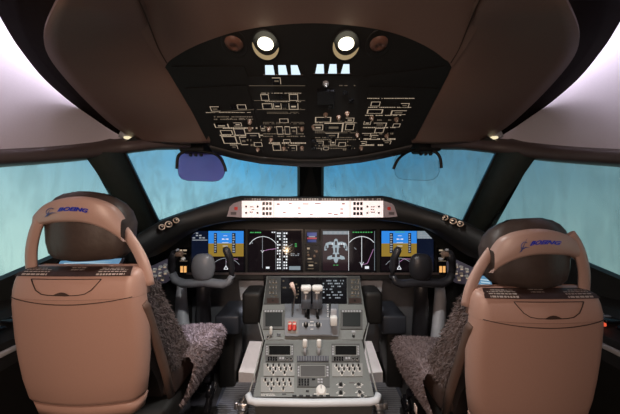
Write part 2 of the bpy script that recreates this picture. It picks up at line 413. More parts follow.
def ann(px,py,w,h,mod=0,k='annunciator_button'):
    Y=OP.hit(px,py).y; sx=w*Y/F; dy=(OP.hit(px,py-h/2)-OP.hit(px,py+h/2)).length
    nm_=k
    if k=='annunciator_button': k=random.choice([k,k,k+'0',k+'1',k+'2',k+'3'])
    return put(k,MO[mod],OP,px,py,sx,dy,1.,h=.003,name=nm_)
A=[ # px,py,w,h,module
(214.5,107.5,9,4.5,1),(241,105.5,9,4.5,1),(221,124.3,14,3.6,1),(237,123,8,3.4,1),(226,131,12,4,1),(239,130.5,11,6.5,1),(252.5,134,13,4.5,1),(229,138.5,14,7,1),(243,139.5,7,8,1),(233.5,145.5,7,4,1),(257.5,143,8,4,1),
(275.5,79.5,8.5,6.5,2),(264,96,8,6,2),(292.5,96,9,6.5,2),(266.5,104.8,10,5.5,2),(276.5,104.8,8,5.5,2),(292.5,105,9.5,6,2),(283,119.3,9,4,2),(279,129,6,8,2),(286.5,129,5,8,2),(293,129.5,6,7,2),(262,127,4,5,2),(276,146,8,6,2),(292.5,146.5,7,5.5,2),(286,139.5,7,3,2),
(322,118.2,16,5,3),(348.5,118.5,8.5,4,3),(317,126,10,5.5,3),(332.5,126,19,9,3),(348.5,125.5,8.5,6,3),(331,134,13,5,3),(319,141.5,7,4,3),(332,141,5,5,3),(341,143,7,4,3),(325,147,5,3,3),
(374,102.5,9,4.3,5),(403,104,8.5,4,5),(373.5,110,15.5,4,5),(397,111.2,15,4,5),(366,121.5,7,3.4,5),(395,124,7,3.4,5),(378.5,123.3,13,3.6,5),(378,129,9,4.5,5),(365,133.5,9,3.3,5),(373,136,7,4,5),(385.5,141,8,3.4,5),(362,142,6,4,5)]
for a in A: ann(*a)
for px,py,mo in [(249,121,1),(257,148.5,1),(249,128,1),(268,128,2),(301,128,2),(301,147,2),(270,139,2),(337.5,116.5,3),(346,113,3),(324.5,114,3),(312.5,126,3),(356,134,3),(370.5,117,5),(395,118.5,5),(385.5,135,5),(360,147,5),(283,147.5,2)]:
    put('rotary_knob',MO[mo],OP,px,py,.8,.8,.8,h=.003)
for px,py,mo in [(322,88,3),(344,92,3),(350,100,3),(330,106,3),(312.5,140,3),(232,106,1),(280,96,2),(284,105,2),(313,147,3),(348,147,3),(390,129,5)]:
    ann(px,py,5,3.4,mo,'key')
# legends, module by module
LG=[(1,(205,111.3,252,112.5,1)),(1,(213,115,252,120,2)),(1,(222,126,258,129,1)),(1,(219,133.5,262,136,1)),(1,(229,142,250,144,1)),
    (2,(266,111,298,113.5,2)),(2,(262,121,304,124,2)),(2,(262,132,304,137,2)),(2,(268,141,305,144,1)),(2,(260,92,300,93.2,1)),(2,(262,100.5,300,101.6,1)),
    (3,(314,121.5,356,123,1)),(3,(314,130,356,133,2)),(3,(314,136,356,140,2)),(3,(314,144,354,149,2)),
    (5,(366,97,413,98.6,1)),(5,(366,106,410,107.6,1)),(5,(364,114,404,115.6,1)),(5,(362,126,395,128,1)),(5,(358,137,395,140,1)),(5,(358,143,382,146,1))]
for mo,(x0,y0,x1,y1,r) in LG:
    b=MB(); legend(b,OP,x0,y0,x1,y1,r,E_warm if r==1 else E_warm2,h=.0032); obj('legend_strip',b,MO[mo])
for mo,(x0,y0,x1,y1,r) in [(1,(226,117,246,119,1)),(1,(246,137,262,147,2)),(2,(264,125,304,131,2)),(2,(272,143,303,151,3)),(2,(268,107,300,108.4,1)),(3,(316,120,352,121.4,1)),(3,(320,139,350,151,3)),(5,(376,118,402,121,1)),(5,(368,131,394,135,1)),(3,(336,84,354,86,1))]:
    b=MB(); legend(b,OP,x0,y0,x1,y1,r,E_warm2,h=.0034,seg=.2); obj('legend_strip',b,MO[mo])
b=MB()
for x0,y0,x1,y1 in [(248,85.2,304,85.2),(253,100,304,100),(256,109,304,109),(205,112.4,253,109)]:
    b.prism([OP.hit(x0,y0-.22)+OP.n*.0032,OP.hit(x1,y1-.22)+OP.n*.0032,OP.hit(x1,y1+.22)+OP.n*.0032,OP.hit(x0,y0+.22)+OP.n*.0032],OP.n*.0003,E_warm2)
obj('divider_line',b,ov)
for q in [[(264,64),(272,64),(273.7,73.6),(264.3,73.6)],[(277,64),(284.5,64),(286.5,73.6),(277.6,73.6)],[(289.5,64),(296.2,64),(299.4,73.6),(290.2,73.6)],
          [(315.7,63),(322.3,63),(322.8,72.4),(314,72.4)],[(328.4,63),(335,63),(335.5,72.4),(326.6,72.4)],[(342,63),(347.8,63),(348.2,72.4),(339.4,72.4)]]:
    b=MB(); b.prism([OP.hit(*c)+OP.n*.001 for c in q],OP.n*.006,M_black2,E_lit); obj('lit_switch',b,ov)
b=MB(); b.prism(pq(OP,262,73.9,302,74.9,.001),OP.n*.003,M_head); b.prism(pq(OP,312,72.8,350,73.6,.001),OP.n*.003,M_head); obj('switch_ledge',b,ov)
b=MB(); b.prism(pq(OP,316,88,333,101,.001),OP.n*.02,M_black2); obj('guard_box',b,ov)
b=MB(); Mx=Matrix.Translation(OP.hit(324.5,83))@Matrix((OP.u,OP.v,OP.n)).transposed().to_4x4(); b.lathe([(.010,0),(.010,.006),(.007,.012),(.004,.02),(.001,.022)],M_ltgrey,Mx); obj('grey_knob',b,ov)

# ceiling lamps and eyeball outlets
for lx,nm in ((264.5,'left'),(344.5,'right')):
    t=thing('ceiling_lamp','round ceiling spotlight switched on, %s of the pair over the switch panel'%nm,'lamp',tuple(OP.hit(lx,43)),'reading spotlights above the switch panel')
    Rm=Matrix((OP.u,OP.v,OP.n)).transposed().to_4x4(); Mx=Matrix.Translation(OP.hit(lx,45))@Rm
    b=MB(); b.lathe([(.0405,.0005),(.0415,.005),(.039,.0065),(.036,.004),(.024,.0020)],M_black,Mx,32)
    M_bowl=mat('lamp_bowl_lit',(.42,.34,.20),.5,noise=.05,emit=(1,.80,.45),es=.22); rows=[]  # lamplit lower crescent of the bowl painted as glowing cream, shaded rest black
    for k in range(25):
        a=math.radians(165+k*7.9); w=math.sin(math.pi*k/24)**.6; ro=.0385; ri=ro-.0005-.0125*w
        rows.append([Mx@V((ro*math.cos(a),ro*math.sin(a),.0062)),Mx@V((ri*math.cos(a),ri*math.sin(a),.0048+.001))])
    b.grid(rows,M_bowl,True); obj('bowl',b,t)
    n_=V((0,-.16,-1)).normalized(); u_=V((1,0,0)); v_=n_.cross(u_); Mb=Matrix.Translation(OP.hit(lx,42.5)+OP.n*.010)@Matrix((u_,v_,n_)).transposed().to_4x4()
    b=MB(); b.lathe([(.0225,-.002),(.0228,.0008),(.019,.002),(.0,.0025)],E_bulb,Mb,28); obj('bulb',b,t)
for lx,nm in ((233,'left'),(377,'right')):
    t=thing('air_outlet','dark round swivel air outlet with a brown ball, %s of the ceiling spotlights'%nm,'air vent',tuple(OP.hit(lx,43)),'air outlets beside the spotlights')
    Mx=Matrix.Translation(OP.hit(lx,44))@Matrix((OP.u,OP.v,OP.n)).transposed().to_4x4()
    b=MB(); b.lathe([(.038,.0003),(.038,.001),(.036,.0014),(.031,.0008)],M_black,Mx,28); obj('bezel',b,t)
    b=MB(); M_ball=mat('outlet_ball',(.17,.075,.05),.5,noise=.2); Mx=Matrix.Translation(OP.hit(lx,42.2)+OP.n*.006)@Matrix((V((1,0,0)),V((0,-1,.16)).normalized(),V((0,-.16,-1)).normalized())).transposed().to_4x4(); b.lathe([(.026,.001),(.024,.006),(.017,.011),(.009,.0125),(.008,.009),(.001,.0088)],M_ball,Mx,24); obj('ball',b,t)

for s_,nm in ((1,'left'),(-1,'right')):
    c=MX(s_,[P(119,133.5,1.10)])[0]; t=thing('map_lamp','small round map lamp tucked at the lower end of the %s pale side wall'%nm,'lamp',tuple(c),'map lamps')
    b=MB(); b.tube([c+V((s_*.0,0,0)),c+V((s_*.028,.02,-.012))],.017,M_ltgrey,14); obj('barrel',b,t)
    b=MB(); c2=MX(s_,[P(127,137.8,1.105)])[0]; b.rbox(c2,(.03,.02,.012),.005,em('map_lamp_glow',(1,.86,.55),1.0)); obj('lens',b,t)
# ------------------------------------------------------------------ head-up display combiners
def hud(side):
    L=side=='left'
    Y=1.14
    if L: ha,hb=(182,144,208,155),[(176.5,157),(182,152.5)]; arms=[[(187,150),(180,153.5),(176.8,158),(176,168.8)],[(197,151),(207,152.2),(215.5,154.8),(221,160.5),(224,167),(224.8,171.4)]]; gx0,gx1,gy0,gy1=177,224,152,181.5
    else: ha=(413,140,437,154); arms=[[(418,149.5),(409,151),(401,155.8),(396,161.5),(392.7,168.8)],[(431,150),(436.5,153.5),(439.5,159),(440.5,168)]]; gx0,gx1,gy0,gy1=393.5,438.5,152,180.5
    lab=('left','violet tinted') if L else ('right','clear')
    t=thing('head_up_display','fold-down %s glass plate on two curved black arms in the %s windscreen'%(lab[1],lab[0]),'display glass',tuple(P((ha[0]+ha[2])/2,gy1,Y)))
    b=MB(); x0,y0,x1,y1=ha; b.rbox(P((x0+x1)/2,(y0+y1)/2-1,Y+.03),((x1-x0)*Y/F,.09,(y1-y0)*Y/F),.012,M_black)
    for k in (.3,.5,.7): b.rbox(P(x0+(x1-x0)*k,y1,Y),(.012,.014,.014),.003,M_black)
    obj('hinge_housing',b,t)
    for a in arms:
        b=MB(); b.tube(curve([tuple(P(x,y,Y-.005)) for x,y in a],20),.0068,M_black,10); obj('arm',b,t)
    c=5; pts=[(gx0+4,gy0),(gx1-6,gy0),(gx1-1,gy0+8),(gx1,gy1-9),(gx1-2,gy1-4),(gx1-6,gy1-1),(gx1-12,gy1),(gx0+10,gy1-.8),(gx0+4,gy1-2.5),(gx0+1,gy1-6),(gx0,gy1-12),(gx0+.5,gy0+8)]
    g=bpy.data.materials.new('combiner_glass_'+lab[1].split()[0]); g.use_nodes=True; nt=g.node_tree; nt.nodes.remove(nt.nodes['Principled BSDF'])
    tr=nt.nodes.new('ShaderNodeBsdfTransparent'); tr.inputs[0].default_value=(.85,.72,.95,1) if L else (.93,.96,.97,1)
    gg=nt.nodes.new('ShaderNodeBsdfGlossy'); gg.inputs['Roughness'].default_value=.06; mm=nt.nodes.new('ShaderNodeMixShader'); mm.inputs[0].default_value=.10 if L else .05; dv=nt.nodes.new('ShaderNodeBsdfTranslucent'); dv.inputs[0].default_value=(.70,.42,.85,1); m0=nt.nodes.new('ShaderNodeMixShader'); m0.inputs[0].default_value=.5 if L else 0.
    nt.links.new(tr.outputs[0],m0.inputs[1]); nt.links.new(dv.outputs[0],m0.inputs[2]); nt.links.new(m0.outputs[0],mm.inputs[1]); nt.links.new(gg.outputs[0],mm.inputs[2]); nt.links.new(mm.outputs[0],nt.nodes['Material Output'].inputs[0])
    b=MB(); Q=[P(x,y,Y+.01+(gy1-y)*.0006) for x,y in pts]; b.prism(Q,V((0,.003,0)),g)
    obj('glass_plate',b,t,'thin glass plate')
    b=MB(); b.tube(Q[2:]+Q[:1],.0008,M_pillar,5); obj('plate_edge',b,t)
hud('left'); hud('right')

# ------------------------------------------------------------------ glareshield
gs=thing('glareshield','long black glareshield hood running across under the windscreen','dashboard hood',(0,1.32,1.2))
GST=[(128,240,262,1.02),(142,231,255,1.06),(158,221.5,244,1.12),(172,216.5,235,1.17),(184,212.5,229,1.21),(203,206,224,1.25),(222,200,220.5,1.275),(232,197.2,219.5,1.29),(241,195.6,218.5,1.30),(277,196.3,218.5,1.30),(310,196.5,218.5,1.30),(345,196.5,218.5,1.30),(381,195.6,218.5,1.30),(390,197.2,219.5,1.29),(402,201.5,220.5,1.275),(420,207.5,224,1.25),(440,214,229,1.21),(452,217.5,235,1.17),(466,222.5,244,1.12),(482,231,255,1.06),(494,240,262,1.02)]
b=MB(); rows=[]
for px,t,bt,Y in GST:
    k=abs(px-311)/180.; fy=1.66-.42*k*k
    a=P(px,t,Y+.02); c=P(px,bt,Y); fr_=P(px,t,Y)
    rows.append([V((a.x*1.05,fy,a.z-.02)),V((a.x,Y+.12,a.z+.0)),a,V((fr_.x,Y,fr_.z-.006)),c,V((c.x,Y+.03,c.z-.012)),V((c.x*1.02,Y+.20,c.z-.014))])
b.grid(rows,M_black,True); obj('hood',b,gs)
for x0,ks in ((0,[(160.6,227.5),(167.4,224.8),(174.8,220.8)]),(1,[(445,218.3),(452.6,221.5),(459.9,224.3)])):
    pl=Plane(P(158,228,1.105),P(176,221,1.165),P(160,236,1.10)) if not x0 else Plane(P(464,228,1.105),P(446,221,1.165),P(462,236,1.10))
    for i,(x,y) in enumerate(ks):
        b=MB(); Mx=Matrix.Translation(pl.hit(x,y))@Matrix((pl.u,pl.v,pl.n)).transposed().to_4x4(); r=.0125 if i!=1 else .0145
        M_kr=mat('knob_ring_warm',(.55,.40,.30),.35,metal=.5,noise=.1)
        b.lathe([(r*1.15,0),(r*1.15,.008),(r*.9,.011),(r*.75,.009),(r*.4,.010),(r*.35,.018),(r*.2,.019)],M_kr,Mx,20,[M_black,M_kr,M_kr,M_black,M_black,M_kr,M_kr]); obj('dimmer_knob',b,gs)

mc=thing('autopilot_panel','bright pinkish autopilot control panel set into the glareshield','control panel',(0,1.29,1.24))
MP=Plane(P(240,217.5,1.285),P(383,217.5,1.285),P(240,200,1.292))
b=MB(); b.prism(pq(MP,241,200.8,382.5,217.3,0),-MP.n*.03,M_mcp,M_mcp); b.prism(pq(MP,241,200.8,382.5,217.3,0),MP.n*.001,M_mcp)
for k in range(56):
    x=243.5+k*2.5
    b.prism(pq(MP,x,198.4,x+1.7,200.4,.0),MP.n*.0015,M_txt if random.random()<.65 else M_mk)
for x0,y0,x1,y1 in [(282,212,285,213),(297,207.5,300,208.6),(297,213,300,214.2),(309,214,312,215),(327,213,331,214),(333,214,337,215),(339.5,208.5,342.5,209.6),(339.5,212.5,342.5,213.8),(276,203.5,279,205),(341,203,344,204.5),(302,203.5,308,204.5),(314,203,320,204),(288,203,291,204)]:
    b.prism(pq(MP,x0,y0,x1,y1,.001),MP.n*.0004,M_mkf)
for x in (273,349): b.prism(pq(MP,x,201,x+.5,217.2,.001),MP.n*.0004,M_mkf)
obj('face_plate',b,mc)
for s in (0,1):
    X=(lambda x:x) if not s else (lambda x:623.5-x)
    a=[(X(240.3),201),(X(233),203.5),(X(226.5),209),(X(225.5),216.5),(X(240.3),217.5)]
    b=MB(); b.prism([MP.hit(*q) for q in a],MP.n*.004,M_mcpd); b.prism(pq(MP,X(235.5)-1.6,207,X(235.5)+1.6,210.2,.004),MP.n*.0005,M_red); b.prism(pq(MP,X(233)-2.8,212,X(233)+2.8,214.8,.004),MP.n*.0005,M_mk); obj('end_cap',b,mc)
    for x,y in [(245.5,206.5),(257,206.5),(245.5,212.8),(257,212.8)]:
        put('small_knob',mc,MP,X(x),y,1.1,1.1,1.,name='selector_knob')
    b=MB(); legend(b,MP,min(X(249),X(253.5)),205.5,max(X(249),X(253.5)),213.5,3,M_mk,.001); obj('legend_strip',b,mc)
    for i in range(3):
        for j,y in enumerate((203.6,208.6,213.6)):
            o=put('key',mc,MP,X(263+i*3.4),y,.013,.016,1.,h=.001,name='mode_button')

# ------------------------------------------------------------------ instrument panel
ip=thing('instrument_panel','wide black instrument panel holding four large colour displays','instrument panel',(0,1.46,.9))
IP=Plane(P(191,270,1.445),P(433,270,1.445),P(191,231,1.462))
b=MB(); ol=[(146,250),(150,226),(186,219),(437,219),(474,226),(478,250),(474,276),(440,279),(184,279),(150,276)]
b.prism([IP.hit(*q) for q in ol],-IP.n*.06,M_black)
b.prism(pq(IP,186,272.5,438,274.5,0),IP.n*.006,M_head)
obj('panel_face',b,ip)
def R4(b,x0,y0,x1,y1,m,h=.0012):
    b.poly(pq(IP,x0,y0,x1,y1,h),m)
def line(b,pts,w,m,h=.002):
    for (x0,y0),(x1,y1) in zip(pts,pts[1:]):
        d=V((x1-x0,y1-y0)); 
        if d.length<1e-6: continue
        d.normalize(); n=V((-d.y,d.x))*w/2
        b.poly([IP.hit(x0+n.x,y0+n.y)+IP.n*h,IP.hit(x1+n.x,y1+n.y)+IP.n*h,IP.hit(x1-n.x,y1-n.y)+IP.n*h,IP.hit(x0-n.x,y0-n.y)+IP.n*h],m)
def arcpts(cx,cy,r,a0,a1,n=14,sq=1.):
    return [(cx+r*math.cos(math.radians(a0+(a1-a0)*k/n)),cy-r*sq*math.sin(math.radians(a0+(a1-a0)*k/n))) for k in range(n+1)]
def ticks(b,x0,y0,x1,y1,nx,ny,m,p=.8,h=.002):
    for i in range(nx):
        for j in range(ny):
            if random.random()<p:
                w=(x1-x0)/nx; hh=(y1-y0)/ny; xx=x0+i*w; yy=y0+j*hh
                R4(b,xx+.08*w,yy+.2*hh,xx+w*random.uniform(.6,.92),yy+.75*hh,m,h)
def display(x0,x1,label):
    d=MB(); y0,y1=230.6,270.6
    d.prism(pq(IP,x0-1.6,y0-1.6,x1+1.6,y1+1.6,0),IP.n*.005,M_black2); f=obj('display',d,ip,label)
    b=MB(); b.poly(pq(IP,x0,y0,x1,y1,.0055),M_screen); return f,b
H=.0062
def nd(b,x0,x1,y0,y1,cx,full=True):
    line(b,arcpts(cx,y0+26,20,42,138,16,.98),.45,E_wht2,H+.0004)
def pfd(x0,mir):
    f,b=display(x0,x0+52,'display showing blue sky over brown ground, on the %s'%('right' if mir else 'left'))
    X=(lambda a:x0+a) if not mir else (lambda a:x0+52-a)
    def RR(a,y0,c,y1,m,h=H): u,v=sorted((X(a),X(c))); R4(b,u,y0,v,y1,m,h)
    RR(0.3,231,16.5,270.3,E_navy); RR(.5,231,16.5,241.3 if not mir else 238.5,E_gry if mir else E_navy,H+.0002)
    ticks(b,min(X(1),X(14)),232,max(X(1),X(14)),239,4,3,E_wht2,.6,H+.0005)
    if not mir: RR(1,239.6,16,240.4,E_wht2,H+.0005)
    RR(17,231,52,243.3,E_sky); RR(17,243.3,52,256.3,E_gnd); RR(17,256.3,52,270.3,E_dk)
    # speed and height tapes
    for a,c in ((22.5,25.5),(40.5,44)):
        RR(a,233,c,253,E_navy,H+.0003); u,v=sorted((X(a+.3),X(c-.3))); ticks(b,u,233.5,v,252.5,1,8,E_wht2,1,H+.0006)
    RR(25.5,242.9,40.5,243.5,E_wht2,H+.0005)
    for k in range(5): RR(33.2-(2.6-abs(k-2)*.6),235.5+k*3.4,34.4+(2.6-abs(k-2)*.6),235.9+k*3.4,E_white,H+.0007)
    RR(30.5,238.5,32.5,239.6,E_white,H+.0008); RR(35,238.5,37,239.6,E_white,H+.0008); RR(29,231.6,38.5,232.4,E_grn,H+.0008)
    c=X(34.5); line(b,arcpts(c,275,17,38,142,18,1.),.5,E_wht2,H+.0006)
    line(b,[(c,259),(c,269)],.4,E_wht2,H+.0006); line(b,[(c-2,269),(c,265.5),(c+2,269),(c-2,269)],.6,E_white,H+.0008)
    line(b,[(c,262),(c+5,258.5),(c+12,259)],.4,E_pnk,H+.0007)
    obj('screen',b,f)
pfd(191.2,False); pfd(380.6,True)
# navigation display, left of centre
f,b=display(248.6,301,'display showing a dark route map with a white compass arc')
R4(b,249,231,300.6,270.2,E_dk,H); ticks(b,249.5,231.5,261,233.5,5,1,E_grn,1,H+.0004)
line(b,arcpts(262.5,252,15.5,30,150,18),.5,E_white,H+.0005); line(b,[(262,236),(262,268)],.4,E_wht2,H+.0005)
line(b,[(262,251),(268,249.5),(276,248.5)],.45,E_pnk,H+.0005); line(b,[(260.5,250),(262,252.5),(263.5,250)],.4,E_white,H+.0006)
R4(b,265.5,266.5,269,268.5,E_white,H+.0006); ticks(b,250,242,253,244,2,1,E_wht2,1,H+.0005)
for cx in (278.5,285): ticks(b,cx-2.2,231.8,cx+2.2,269.5,2,13,E_white,.9,H+.0006)
line(b,[(275.3,231),(275.3,270)],.3,E_wht2,H+.0005); line(b,[(281.7,231),(281.7,270)],.3,E_wht2,H+.0005)
line(b,[(287,247),(292,244)],.4,E_wht2,H+.0005); ticks(b,294,243,297,247,1,3,E_grn,1,H+.0006); ticks(b,290,253,299,256,4,2,E_wht2,.8,H+.0006); R4(b,288.5,266,299.8,269.7,E_gry,H+.0005)
ticks(b,271,231.3,275,233.3,2,1,E_white,1,H+.0005); obj('screen',b,f)
# systems display, right of centre
f,b=display(321.8,374,'display showing a pale aircraft outline beside a route map')
R4(b,322.2,231,347.6,270.2,E_plum,H); R4(b,348,231,373.7,270.2,E_dk,H); R4(b,322.2,231,347.6,234.4,E_gry,H+.0004)
for k in range(5): R4(b,324+k*4.8,231.6,326.4+k*4.8,233.8,E_wht2,H+.0006)
cx=335.2
out_=[(0,238.5),(1.6,239.5),(2.2,242),(6,241.6),(10,243),(11.5,247),(11.5,250.5),(9.4,250.2),(8.6,247.6),(6,246.8),(3,247.5),(2.4,252),(4,255),(8.2,256.5),(9,259),(6,259.4),(2.5,258.6),(1.4,262),(0,263)]
pts=[(cx+x,y) for x,y in out_]+[(cx-x,y) for x,y in reversed(out_[1:-1])]
b.poly([IP.hit(*q)+IP.n*(H+.0005) for q in pts],em('synoptic_pale',(.42,.52,.58),.75))
for q in [(cx-7.5,244.5,cx-3.4,247),(cx+3.4,244.5,cx+7.5,247),(cx-1,241,cx+1,245),(cx-4,254,cx-1,257),(cx+1,254,cx+4,257),(cx-10.4,245.5,cx-9.2,249),(cx+9.2,245.5,cx+10.4,249),(cx-.8,247.5,cx+.8,252.5)]: R4(b,*q,E_plum,H+.0008)
ticks(b,cx-9,243,cx+9,245,8,1,E_white,.6,H+.001); ticks(b,cx-3,264.3,cx+3,265.6,2,1,E_grn,1,H+.0005)
line(b,[(347.8,231),(347.8,270.3)],.4,E_white,H+.0006); ticks(b,349,231.3,372,233.2,9,1,E_grn,.8,H+.0005)
line(b,arcpts(360.8,252,15.5,38,142,16),.6,E_white,H+.0006); line(b,[(360.8,236),(360.8,267)],.5,E_white,H+.0006)
line(b,[(362,264.5),(366.5,263),(372.5,249)],.45,E_pnk,H+.0007); line(b,[(353.5,247.5),(355.5,249.5)],.6,E_wht2,H+.0006); R4(b,364,266,368,268.6,E_white,H+.0006)
line(b,[(359,262),(360.8,265.5),(362.6,262)],.5,E_white,H+.0007); line(b,[(373.6,231),(373.6,270.3)],.4,E_gry,H+.0006)
obj('screen',b,f)
# standby display and lit button strips
b=MB(); b.prism(pq(IP,304.2,229.6,318,244.6,0),IP.n*.006,M_black2); f=obj('standby_display',b,ip,'small square standby display')
b=MB(); R4(b,306,231.5,316.4,243,E_navy,.0065); R4(b,306.5,232.5,316,236,em('standby_violet',(.12,.14,.42),.6),.007); R4(b,306.5,237.5,316,239,E_red,.007); R4(b,308,236,314.5,237.2,E_wht2,.0072); R4(b,307,239.5,315.5,242,em('standby_blue',(.05,.08,.30),.6),.007); obj('screen',b,f)
def lit_strip(x0,y0,x1,y1,items,nm='switch_strip'):
    b=MB(); b.prism(pq(IP,x0,y0,x1,y1,0),IP.n*.004,M_black2); f=obj(nm,b,ip)
    for i,(a,c,d,e,m) in enumerate(items):
        b=MB(); b.prism(pq(IP,a,c,d,e,.0042),IP.n*.0015,m); obj('lit_legend',b,f)
    return f
f=lit_strip(304.5,246,318.5,271,[(306.5,247.5,309,249.3,E_warm),(306.5,251.5,308,253,E_warm2),(313.5,250,314.8,251.2,E_warm2),(307,258,311,259.2,E_warm),(307,261.5,313,262.3,E_warm2),(308,264.5,312.5,266,E_warm),(314,262.5,316.5,263.5,E_warm2),(307,268,313,268.9,E_warm2)])
for x,y in ((307.8,255),(316,251.5),(313.8,256)): put('rotary_knob',f,IP,x,y,.75,.75,.7,h=.004)
for s in (0,1):
    X=(lambda x:x) if not s else (lambda x:624.5-x)
    its=[]
    for a,c,d,e,m in [(179.5,249.5,182,251,E_warm),(183,249.5,186.5,251,E_warm),(180,253,186,254,E_warm2),(181,256,184,257.5,E_warm2),(180.2,266,182.7,272.3,E_amber),(183.6,266,186.2,272.3,E_amber),(179.5,260.5,187,261.3,E_warm2)]:
        u,v=sorted((X(a),X(d))); its.append((u,c,v,e,m))
    u,v=sorted((X(178),X(188.5))); f=lit_strip(u,247.5,v,274,its)
    put('rotary_knob',f,IP,X(183),257.8,.8,.8,.6,h=.004)
# row under displays
b=MB(); b.prism(pq(IP,263,274.8,360,279,.004),IP.n*.012,M_black2)
legend(b,IP,266,275.8,304,277.4,1,E_warm2,.0165,.2); legend(b,IP,318,275.8,358,277.4,1,E_warm2,.0165,.2); obj('lower_switch_strip',b,ip)

# pilot side keypads, angled at the outboard ends of the panel
for s,nm in ((1,'left'),(-1,'right')):
    pl=Plane(*MX(s,[P(150,281,1.20),P(172,276,1.33),P(150,262,1.24)]))
    t=thing('side_switch_panel','lit grey switch panel angled beside the outer end of the instrument panel, %s side'%nm,'switch panel',tuple(MX(s,[P(161,281,1.26)])[0]),'outboard switch panels')
    X=(lambda x:x) if s>0 else (lambda x:620-x)
    b=MB(); q=[(147,268),(166,259),(174,262),(173,277),(165,283),(148,285)]; pts=[pl.hit(X(x),y) for x,y in q]; b.prism(pts,-pl.n*.03,M_midgrey,M_midgrey)
    b.prism([p+pl.n*.001 for p in pts],pl.n*.002,mat('lit_panel_face',(.11,.10,.12),.5,emit=(.6,.5,.75),es=.03)); obj('panel_face',b,t)
    for x,y in [(153,270),(158.5,267.5),(163.5,265.5),(168.5,264),(153,276.5),(158.5,274),(164,272),(169,270.5),(161,278.5)]:
        put('ivory_knob',t,pl,X(x),y,1.6,1.6,1.1,h=.003,name='selector_knob')
        b=MB(); b.prism([pl.hit(X(x)-1.4,y+1.3)+pl.n*.003,pl.hit(X(x)+1.4,y+1.3)+pl.n*.003,pl.hit(X(x)+1.4,y+2.6)+pl.n*.003,pl.hit(X(x)-1.4,y+2.6)+pl.n*.003],pl.n*.0006,E_warm); obj('lit_legend',b,t)

# ------------------------------------------------------------------ yokes
def yoke(cx,side):
    L=side=='left'; m=M_yoke if L else M_yoked
    t=thing('control_yoke','%s control yoke with round hub and two upright grips before the %s outer display'%('grey' if L else 'black',side),'control yoke',tuple(P(cx,300,1.22)))
    Y=1.18; s=1 if L else -1
    Q=lambda x,y,d=0.: P(cx+s*x,y,Y+d)
    b=MB(); hb=[]
    for k in range(11):
        t_=k/10; a=t_*math.pi; rr=.058*math.sin(a)**.55 if 0<k<10 else .004
        z=1.0-.063*math.cos(a)*-1
        hb.append([V((P(cx,267,Y).x+rr*.98*math.cos(2*math.pi*j/24),Y-.01+rr*.62*math.sin(2*math.pi*j/24)+.01,P(cx,267,Y).z+.066*math.cos(a))) for j in range(24)])
    b.loft(hb,m); obj('hub',b,t)
    b=MB(); b.tube([Q(-31,273,.0),Q(-28,280,0),Q(-20,283.5),Q(-8,283),Q(0,282),Q(10,283),Q(20,284),Q(26,281.5),Q(29,275)],[.019,.024,.027,.027,.028,.027,.027,.024,.019],m,14,.75); obj('cross_bar',b,t)
    b=MB(); b.tube(curve([tuple(Q(-30,277)),tuple(Q(-32,268)),tuple(Q(-31,258,-.01)),tuple(Q(-27,251.5,-.015))],14),[.019]*5+[.0175]*4+[.02]*40,m,12) if 0 else b.tube([Q(-30,277),Q(-32,268),Q(-31,259,-.01),Q(-27,252.5,-.015)],[.020,.018,.019,.022],M_yoked,12)
    g=obj('grip',b,t)
    b=MB(); b.rbox(Q(-24,254,-.02),(.028,.03,.022),.006,M_knobt); b.rbox(Q(-26,250,-.02),(.012,.02,.012),.004,M_ltgrey); b.rbox(Q(-20,259,-.01),(.016,.02,.014),.004,M_knobw if L else M_ltgrey); obj('thumb_switch',b,g)
    b=MB(); b.tube([Q(28,279),Q(28.5,268),Q(26.5,258,-.01),Q(23,250,-.015),Q(21.5,247,-.015)],[.019,.016,.0175,.018,.011],M_yoked,12); obj('grip',b,t)
    b=MB(); b.tube([P(cx,283,Y+.03),P(cx,300,Y+.08),V((P(cx,300,1.26).x*1.03,1.30,.62)),V((P(cx,300,1.26).x*1.05,1.34,FL))],[.03,.034,.045,.05],M_yoked,14); obj('column',b,t)
    return t
yoke(202.5,'left'); yoke(420,'right')

# ------------------------------------------------------------------ centre pedestal
pd=thing('center_pedestal','grey centre pedestal with thrust levers, keypads and radio panels between the seats','control pedestal',(0,1.1,FL))
S1=Plane(P(252,397,.826),P(374,397,.826),P(263,341,1.02))        # rear deck
S2=Plane(P(263,341,1.02),P(361,341,1.02),P(262,305,1.15))        # mid slope
S3=Plane(P(262,305,1.15),P(362,305,1.15),P(267,276,1.38))        # forward slope
left=[S1.hit(252,397),S1.hit(264,340.5),S2.hit(259,323),S2.hit(262,305),S3.hit(266,276)]
right=[S1.hit(373,397),S1.hit(361,340.5),S2.hit(366.5,323),S2.hit(363,305),S3.hit(359,276)]
b=MB(); rows=[]
for l,r in zip(left,right):
    rows.append([V((l.x*.92,l.y+.03,FL)),V((l.x*.97,l.y+.005,l.z-.05)),l,r,V((r.x*.97,r.y+.005,r.z-.05)),V((r.x*.92,r.y+.03,FL))])
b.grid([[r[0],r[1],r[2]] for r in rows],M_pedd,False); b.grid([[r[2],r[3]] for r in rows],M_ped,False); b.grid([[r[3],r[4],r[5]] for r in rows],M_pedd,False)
b.add(rows[0],[[0,1,2,3,4,5]],M_pedd); obj('pedestal_body',b,pd)
b=MB(); rr_=[P(247,394,.83),P(249,400.5,.815),P(255,402,.81),P(312,403,.81),P(368,402,.81),P(375,400.5,.815),P(377.5,394,.83)]
b.tube(rr_,.0115,M_rim,12,1.0); b.tube([P(247.5,395,.83),P(256,366,.93),P(262,341,1.02),P(257.5,323,1.085)],.003,M_ped2,8); b.tube([P(376.5,395,.83),P(369,366,.93),P(363.5,341,1.02),P(368,323,1.085)],.003,M_ped2,8); obj('edge_rail',b,pd)
